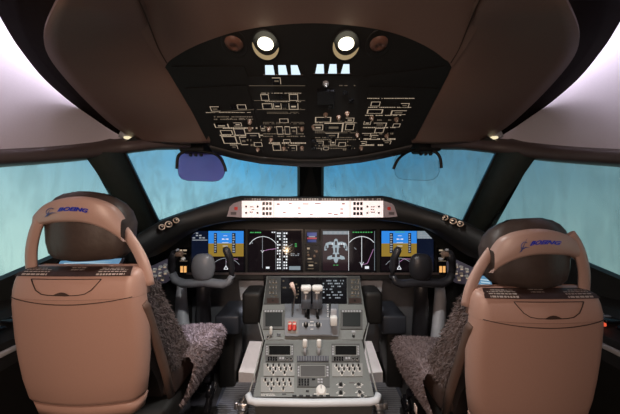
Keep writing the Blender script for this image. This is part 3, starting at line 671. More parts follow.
def plate(pl,x0,y0,x1,y1,m,name,h=.004,extra=None,par=pd,taper=None):
    b=MB(); q=pq(pl,x0,y0,x1,y1,0) if taper is None else [pl.hit(*c) for c in taper]
    b.prism(q,pl.n*h,m)
    if extra: extra(b)
    return obj(name,b,par)
def keys(par,pl,x0,y0,x1,y1,nx,ny,k='key',h=.004,fw=.68,name='keypad_key'):
    for j in range(ny):
        for i in range(nx):
            x=x0+(x1-x0)*(i+.5)/nx; y=y0+(y1-y0)*(j+.5)/ny
            w=(pl.hit(x+(x1-x0)/nx*fw/2,y)-pl.hit(x-(x1-x0)/nx*fw/2,y)).length; hh=(pl.hit(x,y-(y1-y0)/ny*fw/2)-pl.hit(x,y+(y1-y0)/ny*fw/2)).length
            put(k,par,pl,x,y,w,hh,1,h=h,name=name)
SC=lambda pl,x0,y0,x1,y1,m,h=.0045: (lambda b: b.prism(pq(pl,x0,y0,x1,y1,h),pl.n*.001,m))
# radio management panels left and right
for x0,x1 in ((264.5,292.5),(330.5,358.5)):
    f=plate(S1,x0,344.5,x1,362.3,M_pedd,'radio_tuning_panel',.005)
    b=MB(); b.prism(pq(S1,x0+3,346.3,x1-2.5,356.6,.005),S1.n*.002,M_ped2); b.prism(pq(S1,x0+3.7,347,x1-3.2,356,.007),S1.n*.0006,M_scr2); obj('screen',b,f)
    keys(f,S1,x0+.3,346.5,x0+2.7,356.5,1,4,'grey_key',.005); keys(f,S1,x1-2.4,346.5,x1-.2,356.5,1,4,'grey_key',.005)
    keys(f,S1,x0+2,357.6,x0+12,362,4,2,'key',.005)
    keys(f,S1,x0+13.5,357.8,x0+19,360.8,2,1,'grey_key',.005)
    for x in (x0+21.5,x0+25.5): put('ring_knob',f,S1,x,360,.7,.7,1,h=.005)
# audio panels with rows of knobs
for (x0,y0,x1,y1) in ((262.5,364,293.5,376.5),(259.8,378,293,393),(331,364,361.5,377)):
    f=plate(S1,x0,y0,x1,y1,M_ped2,'audio_panel',.004)
    n=5
    b=MB()
    for j,fy in enumerate((.22,.50,.80)):
        for i in range(n if j<2 else 2):
            fx=(.14+.18*i) if j==0 else ((.22+.17*i) if j==1 else (.32+.36*i))
            x=x0+(x1-x0)*fx; y=y0+(y1-y0)*fy
            put('small_knob',f,S1,x,y,.95,.95,1.1,h=.004,name='volume_knob')
            b.prism(pq(S1,x-.9,y+1.3,x+.9,y+2.0,.004),S1.n*.0005,M_knobw); b.prism(pq(S1,x-1.9,y-.8,x-1.3,y+.8,.004),S1.n*.0005,M_knobw)
    obj('legend_strip',b,f)
# centre display keypad
f=plate(S1,296,364.3,328.5,387.5,M_pedd,'center_keypad',.005)
b=MB(); b.prism(pq(S1,298.8,366.2,324.5,378.3,.005),S1.n*.002,M_ped2); b.prism(pq(S1,299.6,366.9,323.8,377.7,.007),S1.n*.0006,M_scrg); obj('screen',b,f)
keys(f,S1,296.4,367,298.6,378,1,4,'grey_key',.005); keys(f,S1,325,367,327.8,378,1,4,'grey_key',.005)
keys(f,S1,297,379.5,308.5,387,4,3,'key',.005); keys(f,S1,310,379.5,315,381.5,1,1,'key',.005); keys(f,S1,316,379.5,322,384.5,2,2,'grey_key',.005)
# rear deck plates
f=plate(S1,295,388.2,331,397,M_ped,'rear_trim_panel',.003)
put('white_dial',f,S1,320,391,1.05,1.05,.4,h=.003); keys(f,S1,290,395.6,330,397.8,6,1,'key',.004,.62,'rear_button'); keys(f,S1,304,390.8,308.5,393,1,1,'key',.003)
b=MB(); b.prism(pq(S1,312.8,394.2,327.5,395.2,.004),S1.n*.0006,M_knobw); obj('legend_strip',b,f)
f=plate(S1,331,379,371,397,M_ped,'trim_control_panel',.003,taper=[(331,397),(371.5,397),(367,379),(331,379)])
b=MB()
for x,y,k in ((339.5,385.3,'black_knob'),(357.5,385.3,'ring_knob'),(339.5,393.5,'black_knob'),(358.5,393,'ring_knob'),(361,400,'ring_knob')):
    if y>398: y=396.6
    put(k,f,S1,x,y,1.,1.,1.,h=.003)
    b.prism(pq(S1,x-4.5,y-.35,x-2.6,y+.35,.003),S1.n*.0005,M_knobw); b.prism(pq(S1,x+2.6,y-.35,x+4.5,y+.35,.003),S1.n*.0005,M_knobw); b.prism(pq(S1,x-2.4,y+2.2,x+2.4,y+2.9,.003),S1.n*.0005,M_knobw)
for x,y in ((339.5,385.3),(357.5,385.3),(339.5,393.5),(358.5,393)):
    for k in range(5):
        a=math.radians(-60+k*60); b.prism(pq(S1,x+3.2*math.sin(a)-.35,y-2.2*math.cos(a)-.3,x+3.2*math.sin(a)+.35,y-2.2*math.cos(a)+.3,.003),S1.n*.0006,M_knobw)
b.prism(pq(S1,348,383,353,383.8,.003),S1.n*.0005,M_mk); obj('legend_strip',b,f)
f=plate(S1,256,393.6,293,397.3,M_ped,'rear_light_panel',.003)
b=MB(); legend(b,S1,260,394.2,274,396.6,2,M_knobw,.0035,.6); b.prism(pq(S1,281,394.2,285,395.4,.003),S1.n*.0008,M_knobb); obj('legend_strip',b,f)
# fuel control stubs and ribbed strip
f=plate(S1,295.5,342.5,328,362.8,M_ped,'fuel_control_panel',.003)
b=MB(); b.prism(pq(S1,296,357,327.5,362.3,.003),S1.n*.004,M_mat)
for k in range(12): x=297+k*2.6; b.prism(pq(S1,x,357.4,x+1.1,362,.007),S1.n*.0015,M_midgrey)
obj('ribbed_strip',b,f)
for x in (304,318):
    b=MB(); base=S1.hit(x,355.5); top=base+V((0,-.004,.035)); b.tube([base,top],.006,M_ltgrey,8); b.rbox(top+V((0,.0,.016)),(.019,.013,.032),.005,M_knobw); obj('fuel_lever',b,f)
# thrust quadrant block
qa=P(284,335.5,1.035); 
QP=Plane(P(284,335.5,1.02),P(337,335.5,1.02),P(284,318,1.06)); QT=Plane(P(284,318,1.06),P(337,318,1.06),P(286,304,1.15))
b=MB()
def box4(b,pl,x0,y0,x1,y1,d,m): b.prism(pq(pl,x0,y0,x1,y1,0),-pl.n*d,m); 
box4(b,QP,284,318,337.5,336,.06,M_quad); b.prism(pq(QP,284,318,337.5,336,0),QP.n*.0005,M_quad)
box4(b,QT,284,304,337.5,318,.05,M_quad); b.prism(pq(QT,284,304,337.5,318,0),QT.n*.0005,M_quad)
qd=obj('thrust_quadrant',b,pd)
b=MB(); b.prism(pq(QP,298,320,331,335,0),QP.n*.006,mat('plate_bluegrey',(.15,.175,.21),.45)); b.prism(pq(QP,309.3,321.6,312.6,322.3,.006),QP.n*.0005,M_knobw); b.prism(pq(QP,309.3,325,312.6,325.7,.006),QP.n*.0005,M_knobw); b.prism(pq(QP,309.6,329,312.4,329.7,.006),QP.n*.0005,M_knobw)
for x in (305,317): 
    for a in (-3,3.1): b.prism(pq(QP,x+a-.3,323.5,x+a+.3,326.5,.006),QP.n*.0005,M_knobw)
obj('cutoff_plate',b,qd)
for x in (305,317): put('black_knob',qd,QP,x,325,1.7,1.9,1.3,h=.006,name='cutoff_knob')
for x in (289.2,293.6):
    b=MB(); c=QP.hit(x,326.5)+QP.n*.008; b.rbox(c,(.0165,.034,.020),.004,M_red,QP.rot()); b.rbox(c+QP.n*.010+QP.v*.008,(.013,.007,.003),.001,M_pink,QP.rot()); obj('red_switch',b,qd)
b=MB(); b.prism(pq(QP,286.5,320,296.3,333.5,0),QP.n*.002,M_ped2); obj('switch_plate',b,qd)
# slots
b=MB()
for x0,x1 in ((306,308.8),(315.5,318.3)): b.prism(pq(QT,x0,305,x1,319,0),QT.n*.0012,M_knobb)
b.prism(pq(QT,290.7,302,291.9,317,0),QT.n*.0012,M_knobb); b.prism(pq(QT,328.3,303,330,317.5,0),QT.n*.0012,M_knobb)
for k in range(6): b.prism(pq(QT,326.2,304.5+k*2.3,327.5,305.2+k*2.3,0),QT.n*.0014,M_knobw)
obj('lever_slot',b,qd)
# thrust levers
for x0,x1 in ((300.2,310.2),(311.4,321.4)):
    xm=(x0+x1)/2; b=MB(); base=QT.hit(xm,317); 
    b.tube([base,P(xm,308,1.07)],.007,M_knobb,8); rows=[]
    for k in range(9):
        a=k/8; py=309-17.5*a; Y=1.055+.015*abs(a-.45)*2; w=(x1-x0)*.96
        rows.append([P(xm-w/2,py,Y),P(xm-w/2+.6,py,Y-.006),P(xm+w/2-.6,py,Y-.006),P(xm+w/2,py,Y),P(xm+w/2,py,Y+.05),P(xm-w/2,py,Y+.05)])
    M_lev=mat('lever_body',(.11,.125,.15),.28,noise=.1); b.loft(rows,M_lev); l=obj('thrust_lever',b,qd)
    b=MB(); c=P(xm,288,1.05); b.rbox(c,((x1-x0+.6)*1.05/F,.035,.024),.008,M_knobw); b.rbox(P(xm,291.5,1.052),((x1-x0)*.5*1.05/F,.03,.012),.004,M_knobw); obj('lever_handle',b,l,'white handle')
# speed brake and flap levers
b=MB(); b.tube([QT.hit(291.6,315),P(293.5,300,1.09),P(294.3,293,1.07)],[.0035,.003,.0035],M_chrome,8); l=obj('speed_brake_lever',b,qd)
b=MB(); b.tube([P(295,295,1.07),P(292.5,288,1.06),P(290.5,283.2,1.055)],[.0045,.008,.0098],M_pink,10); obj('lever_handle',b,l,'pale pink tapered handle')
b=MB(); b.tube([QT.hit(329.3,312),P(331,318,1.03)],.004,M_chrome,8); l=obj('flap_lever',b,qd)
b=MB(); b.rbox(P(332.7,320.4,1.02),(.030,.03,.038),.005,M_knobw); b.rbox(P(332.7,312.5,1.035),(.026,.016,.03),.004,M_ltgrey); obj('lever_handle',b,l,'white block handle')
# side display keypads on the mid slope
for (x0,x1) in ((262.5,283.5),(339.5,361.5)):
    f=plate(S2,x0,310.5,x1,329.5,M_pedd,'cursor_touch_panel',.006)
    b=MB(); sh=.8 if x0<300 else -.8
    b.prism(pq(S2,x0+2.2,313.5,x1-2.2,327,.006),S2.n*.003,mat('touch_pad_glossy',(.035,.04,.042),.14)); obj('screen',b,f)
    keys(f,S2,x0+1,311,x1-1,313,7,1,'grey_key',.006)
    for i in range(2): pass
f=plate(S2,263,330.5,283,340,M_ped,'park_brake_panel',.003)
b=MB(); c=S2.hit(270.5,337); b.tube([c,c+V((0,-.01,.02))],.004,M_ltgrey,8); b.rbox(c+V((0,-.012,.035)),(.013,.012,.034),.005,M_knobw); obj('parking_brake_lever',b,f)
put('ring_knob',f,S2,267,337.5,.9,.9,1,h=.003); keys(f,S2,275,333.5,281,337.5,1,1,'key',.003)
f=plate(S2,341,330.5,362,340,M_ped,'trim_switch_panel',.003)
keys(f,S2,350,330.8,355,333.5,1,1,'grey_key',.003); put('black_knob',f,S2,352.5,336.5,1.1,1.1,.8,h=.003)
# forward slope: upper black panel and side strips
f=plate(S3,280,278,346,304,M_black2,'forward_keypad',.004)
b=MB(); legend(b,S3,322,280,343,300,7,E_wht2,.0045,.25); legend(b,S3,282,280,298,300,6,E_warm2,.0045,.05); obj('legend_strip',b,f)
for (x0,x1,tp) in ((265,279,[(263,304.5),(279.5,304.5),(280,277),(267,277)]),(347,361,[(347,304.5),(361.5,304.5),(358.5,277),(346.5,277)])):
    f=plate(S3,x0,277,x1,304.5,M_pedd,'side_switch_strip',.004,taper=tp)
    b=MB(); legend(b,S3,x0+3,279,x1-2.5,298,6,E_warm2,.0045,.3); obj('legend_strip',b,f)
    for i,y in enumerate((283,288.5,294)):
        for x in (x0+4.2,x0+7.5,x0+10.5): put('toggle_switch',f,S3,x,y,.7,.7,.6,h=.004)
    b=MB(); b.prism(pq(S3,x0+1,299,x1-1,304,.004),S3.n*.002,M_dkbrown); b.prism(pq(S3,x0+6,300.8,x0+8,302.4,.006),S3.n*.001,M_knobb); obj('end_plate',b,f)
# knee pads at both sides of the pedestal head
for i,(x0,x1,xo) in enumerate(((244,263,248),(361.5,379,375))):
    b=MB(); Y=1.28; w=(x1-x0)*Y/F
    b.rbox((P((x0+x1)/2,302,Y).x,Y,P(300,304,Y).z),(w,.13,.170),.022,M_black,seg=4); obj('knee_pad',b,pd)
# ------------------------------------------------------------------ footwell
for s,nm in ((1,'left'),(-1,'right')):
    M=lambda pts: MX(s,pts)
    # pale lower panel edge beneath instrument panel
    b=MB(); b.prism(M([P(238,281,1.5),P(263,281,1.5),P(263,300,1.5),P(240,300,1.5)]),V((0,.04,0)),M_ltgrey)
    o=obj('footwell_panel',b); tag(o,'light grey panel below the displays in the %s footwell'%nm,'panel','footwell panels')
    b=MB(); b.rbox(V((s*-.445,1.38,.672)),(.13,.22,.10),.012,mat('heater_box_blue',(.035,.04,.052),.45,noise=.1),seg=3); b.rbox(V((s*-.462,1.40,.62-.16)),(.085,.16,.32),.01,M_black)
    o=obj('rudder_pedal_housing',b); tag(o,'blue grey box shaped housing on the floor of the %s footwell'%nm,'housing','footwell housings')
    b=MB(); c=[(-10,0)]; 
    b.tube(M([P(181,281,1.34),P(180.5,300,1.30),P(182,325,1.24),P(184,350,1.18),P(180,400,1.16)]),[.022,.03,.032,.034,.04],M_ltgrey,12,1.3)
    o=obj('side_support_column',b); tag(o,'light grey curved upright between %s seat and instrument panel'%nm,'column','footwell uprights')
    # footrest
    X=lambda a,y,Yv: M([P(a,y,Yv)])[0]
    b=MB(); tf=[P(238,372,1.36),P(254.5,373.5,1.36),P(262.5,341.5,1.56),P(249,341,1.56)]; lo=[V((p.x,p.y,FL)) for p in tf]
    tf=M(tf); lo=M(lo)
    b.add(tf+lo,[[0,1,2,3],[0,1,5,4],[1,2,6,5],[2,3,7,6],[3,0,4,7],[4,5,6,7]],M_foot)
    o=obj('footrest',b); tag(o,'white sloping footrest block on the floor along the %s side of the pedestal'%nm,'footrest','footrests beside the pedestal')
    b=MB(); x0,x1=-.47,-.26
    b.prism(M([V((x0,1.14,FL)),V((x1,1.14,FL)),V((x1-.01,1.36,FL)),V((x0-.02,1.36,FL))]),V((0,0,.006)),M_mat)
    for k in range(16):
        y=1.15+k*.013; b.prism(M([V((x0+.005,y,FL+.006)),V((x1-.008,y,FL+.006)),V((x1-.008,y+.006,FL+.006)),V((x0+.005,y+.006,FL+.006))]),V((0,0,.004)),M_midgrey)
    o=obj('ribbed_mat',b); tag(o,'dark blue grey ribbed floor mat ending at the %s footrest'%nm,'mat','ribbed mats')
    t=thing('seat_rail','bright metal seat rail bracket beside the rear end of the pedestal, %s side'%nm,'rail',tuple(M([V((-.325,1.05,FL))])[0]),'seat rails')
    b=MB(); b.rbox(M([V((-.315,.93,FL+.055))])[0],(.035,.40,.03),.006,M_chrome); b.rbox(M([V((-.315,1.115,FL+.085))])[0],(.05,.045,.03),.006,M_chrome); obj('rail',b,t)
    b=MB(); b.tube(M([V((-.325,1.11,FL+.10)),V((-.30,1.10,FL+.13))]),.008,M_chrome,8); b.rbox(M([V((-.335,1.08,FL+.11))])[0],(.018,.02,.03),.004,M_chrome); obj('latch',b,t)
    b=MB(); b.rbox(M([V((-.315,.8,FL+.02))])[0],(.03,.03,.05),.003,M_chrome); b.rbox(M([V((-.315,1.08,FL+.02))])[0],(.03,.03,.05),.003,M_chrome); obj('rail_foot',b,t)
    # side console
    t=thing('side_console','black side console with switches along the wall under the %s side window'%nm,'console',tuple(M([V((-1.0,.8,FL))])[0]),'side consoles')
    b=MB(); pr=[(-1.28,.97),(-.98,.95),(-.88,.90),(-.85,.84),(-.86,FL)]
    rows=[M([V((x-.0,y,z)) for x,z in pr]) for y in (-.2,.5)]+[M([V((x-.01,y,z+.02)) for x,z in pr[:4]]+[V((pr[4][0]-.01,y,FL))]) for y in (.9,1.15)]
    b.grid(rows,M_black,False); obj('console_body',b,t)
    cp=Plane(*M([V((-.98,.5,.955)),V((-.98,.75,.962)),V((-.88,.5,.905))]))
    for k in range(4):
        b=MB(); c=M([V((-.93,.62+k*.07,.937+.005*k))])[0]; b.rbox(c,(.05,.05,.012),.004,M_black2); o=obj('switch_module',b,t)
        b=MB(); b.rbox(c+V((s*.0,0,.008)),(.030,.010,.004),.001,M_midgrey); b.rbox(c+V((0,.015,.008)),(.03,.004,.003),.001,M_txt); obj('switch',b,o)
    b=MB(); b.rbox(M([V((-.873,.70,.885))])[0],(.014,.075,.014),.003,M_ltgrey); obj('pale_handle',b,t)
    if s<0: b=MB(); b.rbox(V((.905,.745,.937)),(.010,.014,.012),.003,em('red_lamp',(1,.12,.05),.8)); obj('red_lamp',b,t)
# blue lit tablet screen behind right seat ; left one paints window glare on console
for s,nm,Y in ((1,'left',.96),(-1,'right',.96)):
    t=thing('tablet_or_glare','tilted pale blue tablet or console glare panel mounted beyond the %s seat'%nm,'tablet',tuple(MX(s,[V((-.74,Y,.93))])[0]),'side mounted tablets')
    a=MX(s,[V((-.73,Y-.02,.94)),V((-.668,Y+.01,.94)),V((-.67,Y+.05,1.02)),V((-.732,Y+.02,1.02))]) if s<0 else [V((-.97,.88,1.045)),V((-.75,.93,1.045)),V((-.75,.97,1.095)),V((-.97,.92,1.095))]
    pl=Plane(a[0],a[1],a[3]); b=MB(); b.prism(a,-pl.n*.012,M_black2); o=obj('casing',b,t); cen=sum(a,V((0,0,0)))/4
    b=MB(); q=[cen+(p-cen)*.9+pl.n*.001 for p in a]; b.prism(q,pl.n*.001,em('tablet_glare_blue',(.20,.45,.70),.55))
    for k in range(6):
        f0=.12+k*.13; e0=q[0].lerp(q[3],f0); e1=q[1].lerp(q[2],f0); g0=q[0].lerp(q[3],f0+.06); g1=q[1].lerp(q[2],f0+.06)
        b.prism([p+pl.n*.0012 for p in (e0.lerp(e1,.08),e0.lerp(e1,.5+.4*random.random()),g0.lerp(g1,.5+.2*random.random()),g0.lerp(g1,.08))],pl.n*.0004,em('tablet_glare_pale',(.65,.85,.95),.7))
    obj('screen',b,o)
    b=MB(); b.tube([cen-pl.n*.01,cen-pl.n*.04+V((0,.0,-.12)),MX(s,[V((-.90,Y,.965))])[0]],.009,M_black,8); obj('mounting_arm',b,t)

# ------------------------------------------------------------------ seats
def zc(y): 
    pr=[(.612,1.067),(.6135,1.085),(.6165,1.105),(.620,1.118),(.625,1.126),(.632,1.131),(.645,1.136),(.660,1.140),(.68,1.141)]
    for (a,za),(c,zb) in zip(pr,pr[1:]):
        if y<=c: return za+(zb-za)*max(0,(y-a)/(c-a))
    return pr[-1][1]
def caphit(px,py):
    lo,hi=.6155,.76
    for _ in range(40):
        m=(lo+hi)/2; g=CAMZ-(py-CY)*m/F-zc(m)
        if g>0: lo=m       # ray still above the surface
        else: hi=m
    Y=(lo+hi)/2; return P(px,py,Y)
def section(hw,y0,y1,z,bow=.012,r=.03,n=9):
    """closed horizontal section, rear edge at y0 (towards camera)"""
    out=[]
    for k in range(n+1):
        t=-1+2*k/n; x=t*(hw-r); out.append((x,y0-bow*(1-t*t)))
    for k in range(1,5): a=-math.pi/2+k*math.pi/2/4; out.append((hw-r+r*math.cos(a),y0+r+r*math.sin(a)))
    out.append((hw,y1-.01)); out.append((hw-.01,y1)); out.append((-hw+.01,y1)); out.append((-hw,y1-.01))
    for k in range(0,4): a=math.pi+k*math.pi/2/4; out.append((-hw+r+r*math.cos(a),y0+r+r*math.sin(a)))
    return [V((x,y,z)) for x,y in out]
def furry(mb,rows,m,n,ln=.018,down=(0,0,-.3),seed=1):
    rnd=random.Random(seed); mb.grid(rows,m,True)
    R=len(rows); Cn=len(rows[0])
    areas=[]
    for i in range(R-1):
        for j in range(Cn-1):
            a,b_,c,d=rows[i][j],rows[i][j+1],rows[i+1][j+1],rows[i+1][j]; areas.append(((b_-a).cross(d-a).length,i,j))
    tot=sum(a[0] for a in areas)
    vs=[];fs=[]
    for ar,i,j in areas:
        k=int(n*ar/tot+rnd.random())
        a,b_,c,d=rows[i][j],rows[i][j+1],rows[i+1][j+1],rows[i+1][j]; nn=(b_-a).cross(d-a)
        if nn.length<1e-9: continue
        nn.normalize()
        for _ in range(k):
            u,v=rnd.random(),rnd.random(); p=a.lerp(b_,u).lerp(d.lerp(c,u),v)
            dr=(nn+V((rnd.uniform(-.7,.7),rnd.uniform(-.7,.7),rnd.uniform(-.7,.7)))+V(down)).normalized()*ln*rnd.uniform(.5,1.25)
            w=V((rnd.uniform(-1,1),rnd.uniform(-1,1),rnd.uniform(-1,1))).cross(dr)
            if w.length<1e-9: continue
            w=w.normalized()*.0017; q=len(vs); vs+= [p-w,p+w,p+dr*.6+w*.6+V((0,0,-.001)),p+dr+V((0,0,-.004)),p+dr*.6-w*.6]; fs.append([q,q+1,q+2,q+3,q+4])
    mb.add(vs,fs,m,True)
def seat(side):
    L=side=='left'; cx=-.6175 if L else .597; m=1 if L else -1; dz=0. if L else -.058; seat_cx=-.6175
    def W(p,head=0.): return V((cx+m*(p[0]),p[1],p[2]+dz+head))
    def Wl(pts,h=0.): return [W(p,h) for p in pts]
    lab='tan backed pilot seat with sheepskin cover and lettered headrest, %s one and %s'%(('left','higher') if L else ('right','lower'))
    t=thing('pilot_seat',lab,'seat',(cx,.9,FL))
    SH=lambda v,z: section
    # back shell
    b=MB(); rows=[]
    for z,y,hw in ((.774,.648,.142),(.779,.641,.150),(.79,.637,.156),(.84,.631,.165),(.90,.626,.1715),(.96,.621,.1745),(1.01,.617,.1745),(1.045,.613,.1722),(1.066,.612,.1705)):
        rows.append(Wl(section(hw,y,y+.05,z,.012,.035)))
    b.grid(rows,M_tan,True,True); obj('back_shell',b,t)
    b=MB(); b.tube(Wl([(x,.6108-.0120*max(0,1-(x/.1355)**2)+(.035-math.sqrt(max(0,.035**2-max(0,abs(x)-.1355)**2))),1.069-.014*(1-(x/.156)**2)) for x in [(-.156+.312*k/16) for k in range(17)]]),.0011,M_seam,6); obj('seam',b,t)
    # lower edge strip
    b=MB(); b.loft([Wl(section(.140,.650,.70,.735)),Wl(section(.148,.644,.70,.772))],M_tan); obj('lower_cover',b,t)
    # cap
    b=MB(); rows=[]
    for z,y,hw,r in ((1.0665,.612,.1705,.035),(1.069,.612,.1702,.035),(1.085,.6135,.169,.032),(1.105,.6165,.166,.03),(1.118,.620,.163,.028),(1.126,.625,.159,.026),(1.131,.632,.156,.024),(1.136,.645,.152,.02),(1.140,.660,.148,.018)):
        rows.append(Wl(section(hw,y,.675,z,.012*(1-max(0,z-1.067)*11),r)))
    b.grid(rows,M_tan,True,True)
    b.add(Wl([(-.146,.660,1.140),(.146,.660,1.140),(.14,.675,1.138),(-.14,.675,1.138)]),[[0,1,2,3]],M_tan)
    cap=obj('top_cover',b,t)
    # label plate with lettering rows
    toL=lambda p: V((p.x-seat_cx,p.y,p.z))
    pts=[(-.158,.662),(.158,.662),(.150,.707),(-.150,.707)]
    b=MB(); N=8; rows=[]
    for k in range(5):
        y=.6215+.030*k/4; rows.append(Wl([(x*(1-.10*k/4),y-.002-.006*(1-(x/.15)**2)*(1-k/4),zc(y)+.0020) for x in [(-.150+.300*j/N) for j in range(N+1)]]))
    b.grid(rows,M_plate,True)
    rnd=random.Random(5)
    for (x0,x1,ya,yb,nr) in ((-.135,-.062,.6225,.640,4),(-.020,.022,.634,.642,2),(.062,.135,.6225,.640,4)):
        for r in range(nr):
            y=ya+(yb-ya)*r/max(1,nr-1); x=x0+rnd.uniform(0,.008)
            while x<x1:
                w=rnd.uniform(.004,.012)
                if nr==4 and r==3 and x>x0+.05: break
                b.add(Wl([(q_,yy-.003-.006*(1-(q_/.15)**2)*(1-(yy-.6215)/.03),zc(yy)+.0032) for q_,yy in ((x,y),(min(x+w,x1),y),(min(x+w,x1),y+.0024),(x,y+.0024))]),[[0,1,2,3]],M_txt); x+=w+.0022
    obj('label_plate',b,cap,'dark brown plate with small white lettering')
    # latch: raised tongue outlined by a dark seam with a finger notch
    def capS(x,s):         # s 0..1 down the slope
        z=1.122-.052*s; y=.6125+max(0,z-1.085)*.19; return (x,y-.012*(1-(z-1.067)*11)*max(0,1-(x/.135)**2)-.0015,z)
    top=[-.088,.072]
    ol=[(-.100,.12),(-.092,.35),(-.080,.62),(-.062,.80),(-.045,.84),(0,.86),(.03,.84),(.048,.78),(.062,.60),(.072,.35),(.080,.12)]
    ol=[(x+.0,s_) for x,s_ in ol]
    b=MB(); b.tube(Wl([capS(x,s_) for x,s_ in ol]),.0011,M_seam,6); b.tube(Wl([capS(-.100+.18*k/8,.12) for k in range(9)]),.0010,M_seam,6)
    obj('latch_seam',b,cap)
    b=MB(); rows=[]
    for k in range(9):
        a=k/8; x=-.032+.046*a; d=.10*math.sin(math.pi*a); rows.append(Wl([capS(x,.86-.0),capS(x,.86-d*1.6)]))
    b.grid([[V((p.x,p.y-.0006,p.z+.0004)) for p in r] for r in rows],M_seam,False); obj('finger_notch',b,cap)
    # headrest band
    tp=[(33,214.6),(39,207.5),(47,202.4),(58,199),(69,197.4),(80,197.6),(91,199.5),(101,202.6),(110,207.2),(116,213),(120.5,220)]
    bt=[(33,229),(37,225.5),(44,223.2),(58,221.8),(72,221.6),(83,222.8),(94,225.6),(103,229.2),(110,233),(116,237),(121,241.5)]
    def bandY(px): k=(px-77)/44.; return .612+.030*k*k
    T=[toL(P(x,y,bandY(x))) for x,y in tp]; Bt=[toL(P(x,y,bandY(x))) for x,y in bt]
    if not L:
        pass
    hz=0 if L else -.026
    T=curve([tuple(p) for p in T],40); Bt=curve([tuple(p) for p in Bt],40)
    rows=[]
    for a,c in zip(T,Bt):
        o_=V((0,-.006,0)); m_=a.lerp(c,.5)
        rows.append(Wl([a+V((0,.012,.003)),a,a.lerp(c,.12)+o_*.7,m_+o_,c.lerp(a,.12)+o_*.7,c,c+V((0,.014,-.003))],hz))
    b=MB(); b.grid(rows,M_tan2,True); bd=obj('headrest_band',b,t,'tan curved band with blue lettering')
    # lettering follows the band
    def onband(u,v,off=.0078):      # u 0..1 along, v 0..1 down
        k=max(0,min(len(T)-1.001,u*(len(T)-1))); i=int(k); f_=k-i; a=T[i].lerp(T[i+1],f_); c=Bt[i].lerp(Bt[i+1],f_); return a.lerp(c,v)+V((0,-off,0))
    def flip(u): return u if L else 1-u
    vs,fs=text2d('BOEING',.045,.45); u0,u1,v0,v1=(.39,.66,.36,.56) if L else (.35,.62,.36,.56)
    if not L: u0,u1=.345,.615
    b=MB()
    # text box runs along the band as read in the photo
    uc=(.44 if L else .59); 
    b.add([W(onband(flip(uc+v.x*.27),.475-v.y*.17),hz) for v in vs],fs,M_blue)
    obj('lettering',b,bd,'blue maker lettering')
    b=MB(); ring=[]
    def em_pt(x,y): return W(onband(flip(uc-.185+x*.034),.49-y*.18,.0082),hz)
    # ring with a swept dart through it
    b.tube([em_pt(math.cos(a)*.85-.1,math.sin(a)*.75) for a in [math.radians(30+k*15) for k in range(17)]],.0008,M_logo,5)
    b.add([em_pt(-1.3,-1.3),em_pt(-.9,-.9),em_pt(.6,1.5),em_pt(-.1,.3),em_pt(-.5,-1.1)],[[0,1,2,3,4]],M_logo)
    b.add([em_pt(-.4,-.55),em_pt(.4,-.35),em_pt(1.6,-.75),em_pt(.5,-.6),em_pt(-.2,-.8)],[[0,1,2,3,4]],M_logo)
    obj('emblem',b,bd,'blue ring emblem')
    # pad
    b=MB(); rows=[]
    for z,hw,y0,y1,r in ((1.150,.070,.645,.68,.015),(1.156,.092,.635,.70,.025),(1.170,.102,.628,.712,.03),(1.20,.109,.624,.718,.035),(1.25,.112,.624,.72,.035),(1.28,.111,.626,.718,.035),(1.305,.104,.630,.714,.035),(1.322,.092,.637,.705,.03),(1.333,.072,.645,.695,.02),(1.339,.045,.655,.685,.015)):
        s_=section(hw,y0+.018,y1,z+.004,.022,r); rows.append(Wl([V((p.x-.008,p.y,p.z-.025*max(0,p.x-.02)/.1*(1 if z>1.27 else 0))) for p in s_],hz*.6+ (0 if L else .0)))
    b.loft(rows,M_leather); pdn=obj('headrest_pad',b,t)
    b=MB(); b.tube(Wl([(-.112,.628,1.285),(-.09,.622,1.30),(0,.62,1.305)],hz) ,.001,M_seam,5) if 0 else None
    # arms
    def arm(pts,r,fl,nm):
        q=curve([tuple(toL(P(*p))) for p in pts],18); b=MB(); b.tube(Wl(q,hz if nm else 0),[r*(1-.15*abs(i/len(q)-.3)) for i in range(len(q))],M_tan2,12,fl,up=(0,1,0)); obj('headrest_arm',b,t)
    arm([(31,279,.655),(30,266,.65),(30,250,.645),(33,234,.64),(38,221,.638),(44,212,.638)],.0155,.5,0)
    arm([(148,285,.66),(144,268,.66),(137,252,.665),(127,236,.672),(118,225,.675),(110,219,.675)],.0155,.5,0)
    # pivot collar at the band end
    
    # backrest body and folded armrest
    b=MB(); rows=[]
    for z,y in ((1.095,.70),(1.06,.700),(.96,.735),(.85,.775),(.74,.83),(.66,.86)):
        rows.append(Wl([(-.140,y-.05,z),(.115,y-.05,z),(.122,y-.03,z),(.122,y+.03,z),(-.145,y+.04,z),(-.145,y-.02,z)]))
    b.loft(rows,mat('cushion_side_dark',(.022,.014,.012),.6,noise=.2),False); obj('back_cushion',b,t)
    b=MB(); arm_=[(.170,.642,1.045),(.170,.650,1.03),(.170,.69,.92),(.170,.735,.80),(.170,.765,.70)]; b.tube(Wl(arm_),[.007,.010,.011,.011,.010],M_tan if 0 else mat('armrest_brown',(.12,.075,.058),.45,noise=.1),12,1.25,up=(0,0,1)); obj('armrest',b,t)
    b=MB(); b.tube(Wl([(-.175,.66,1.03),(-.175,.74,.80)]),.018,MATS['armrest_brown'],12,1.25); obj('armrest',b,t)
    # sheepskin on the backrest: front face wrapped round the inboard side
    rows=[]
    NZ=12
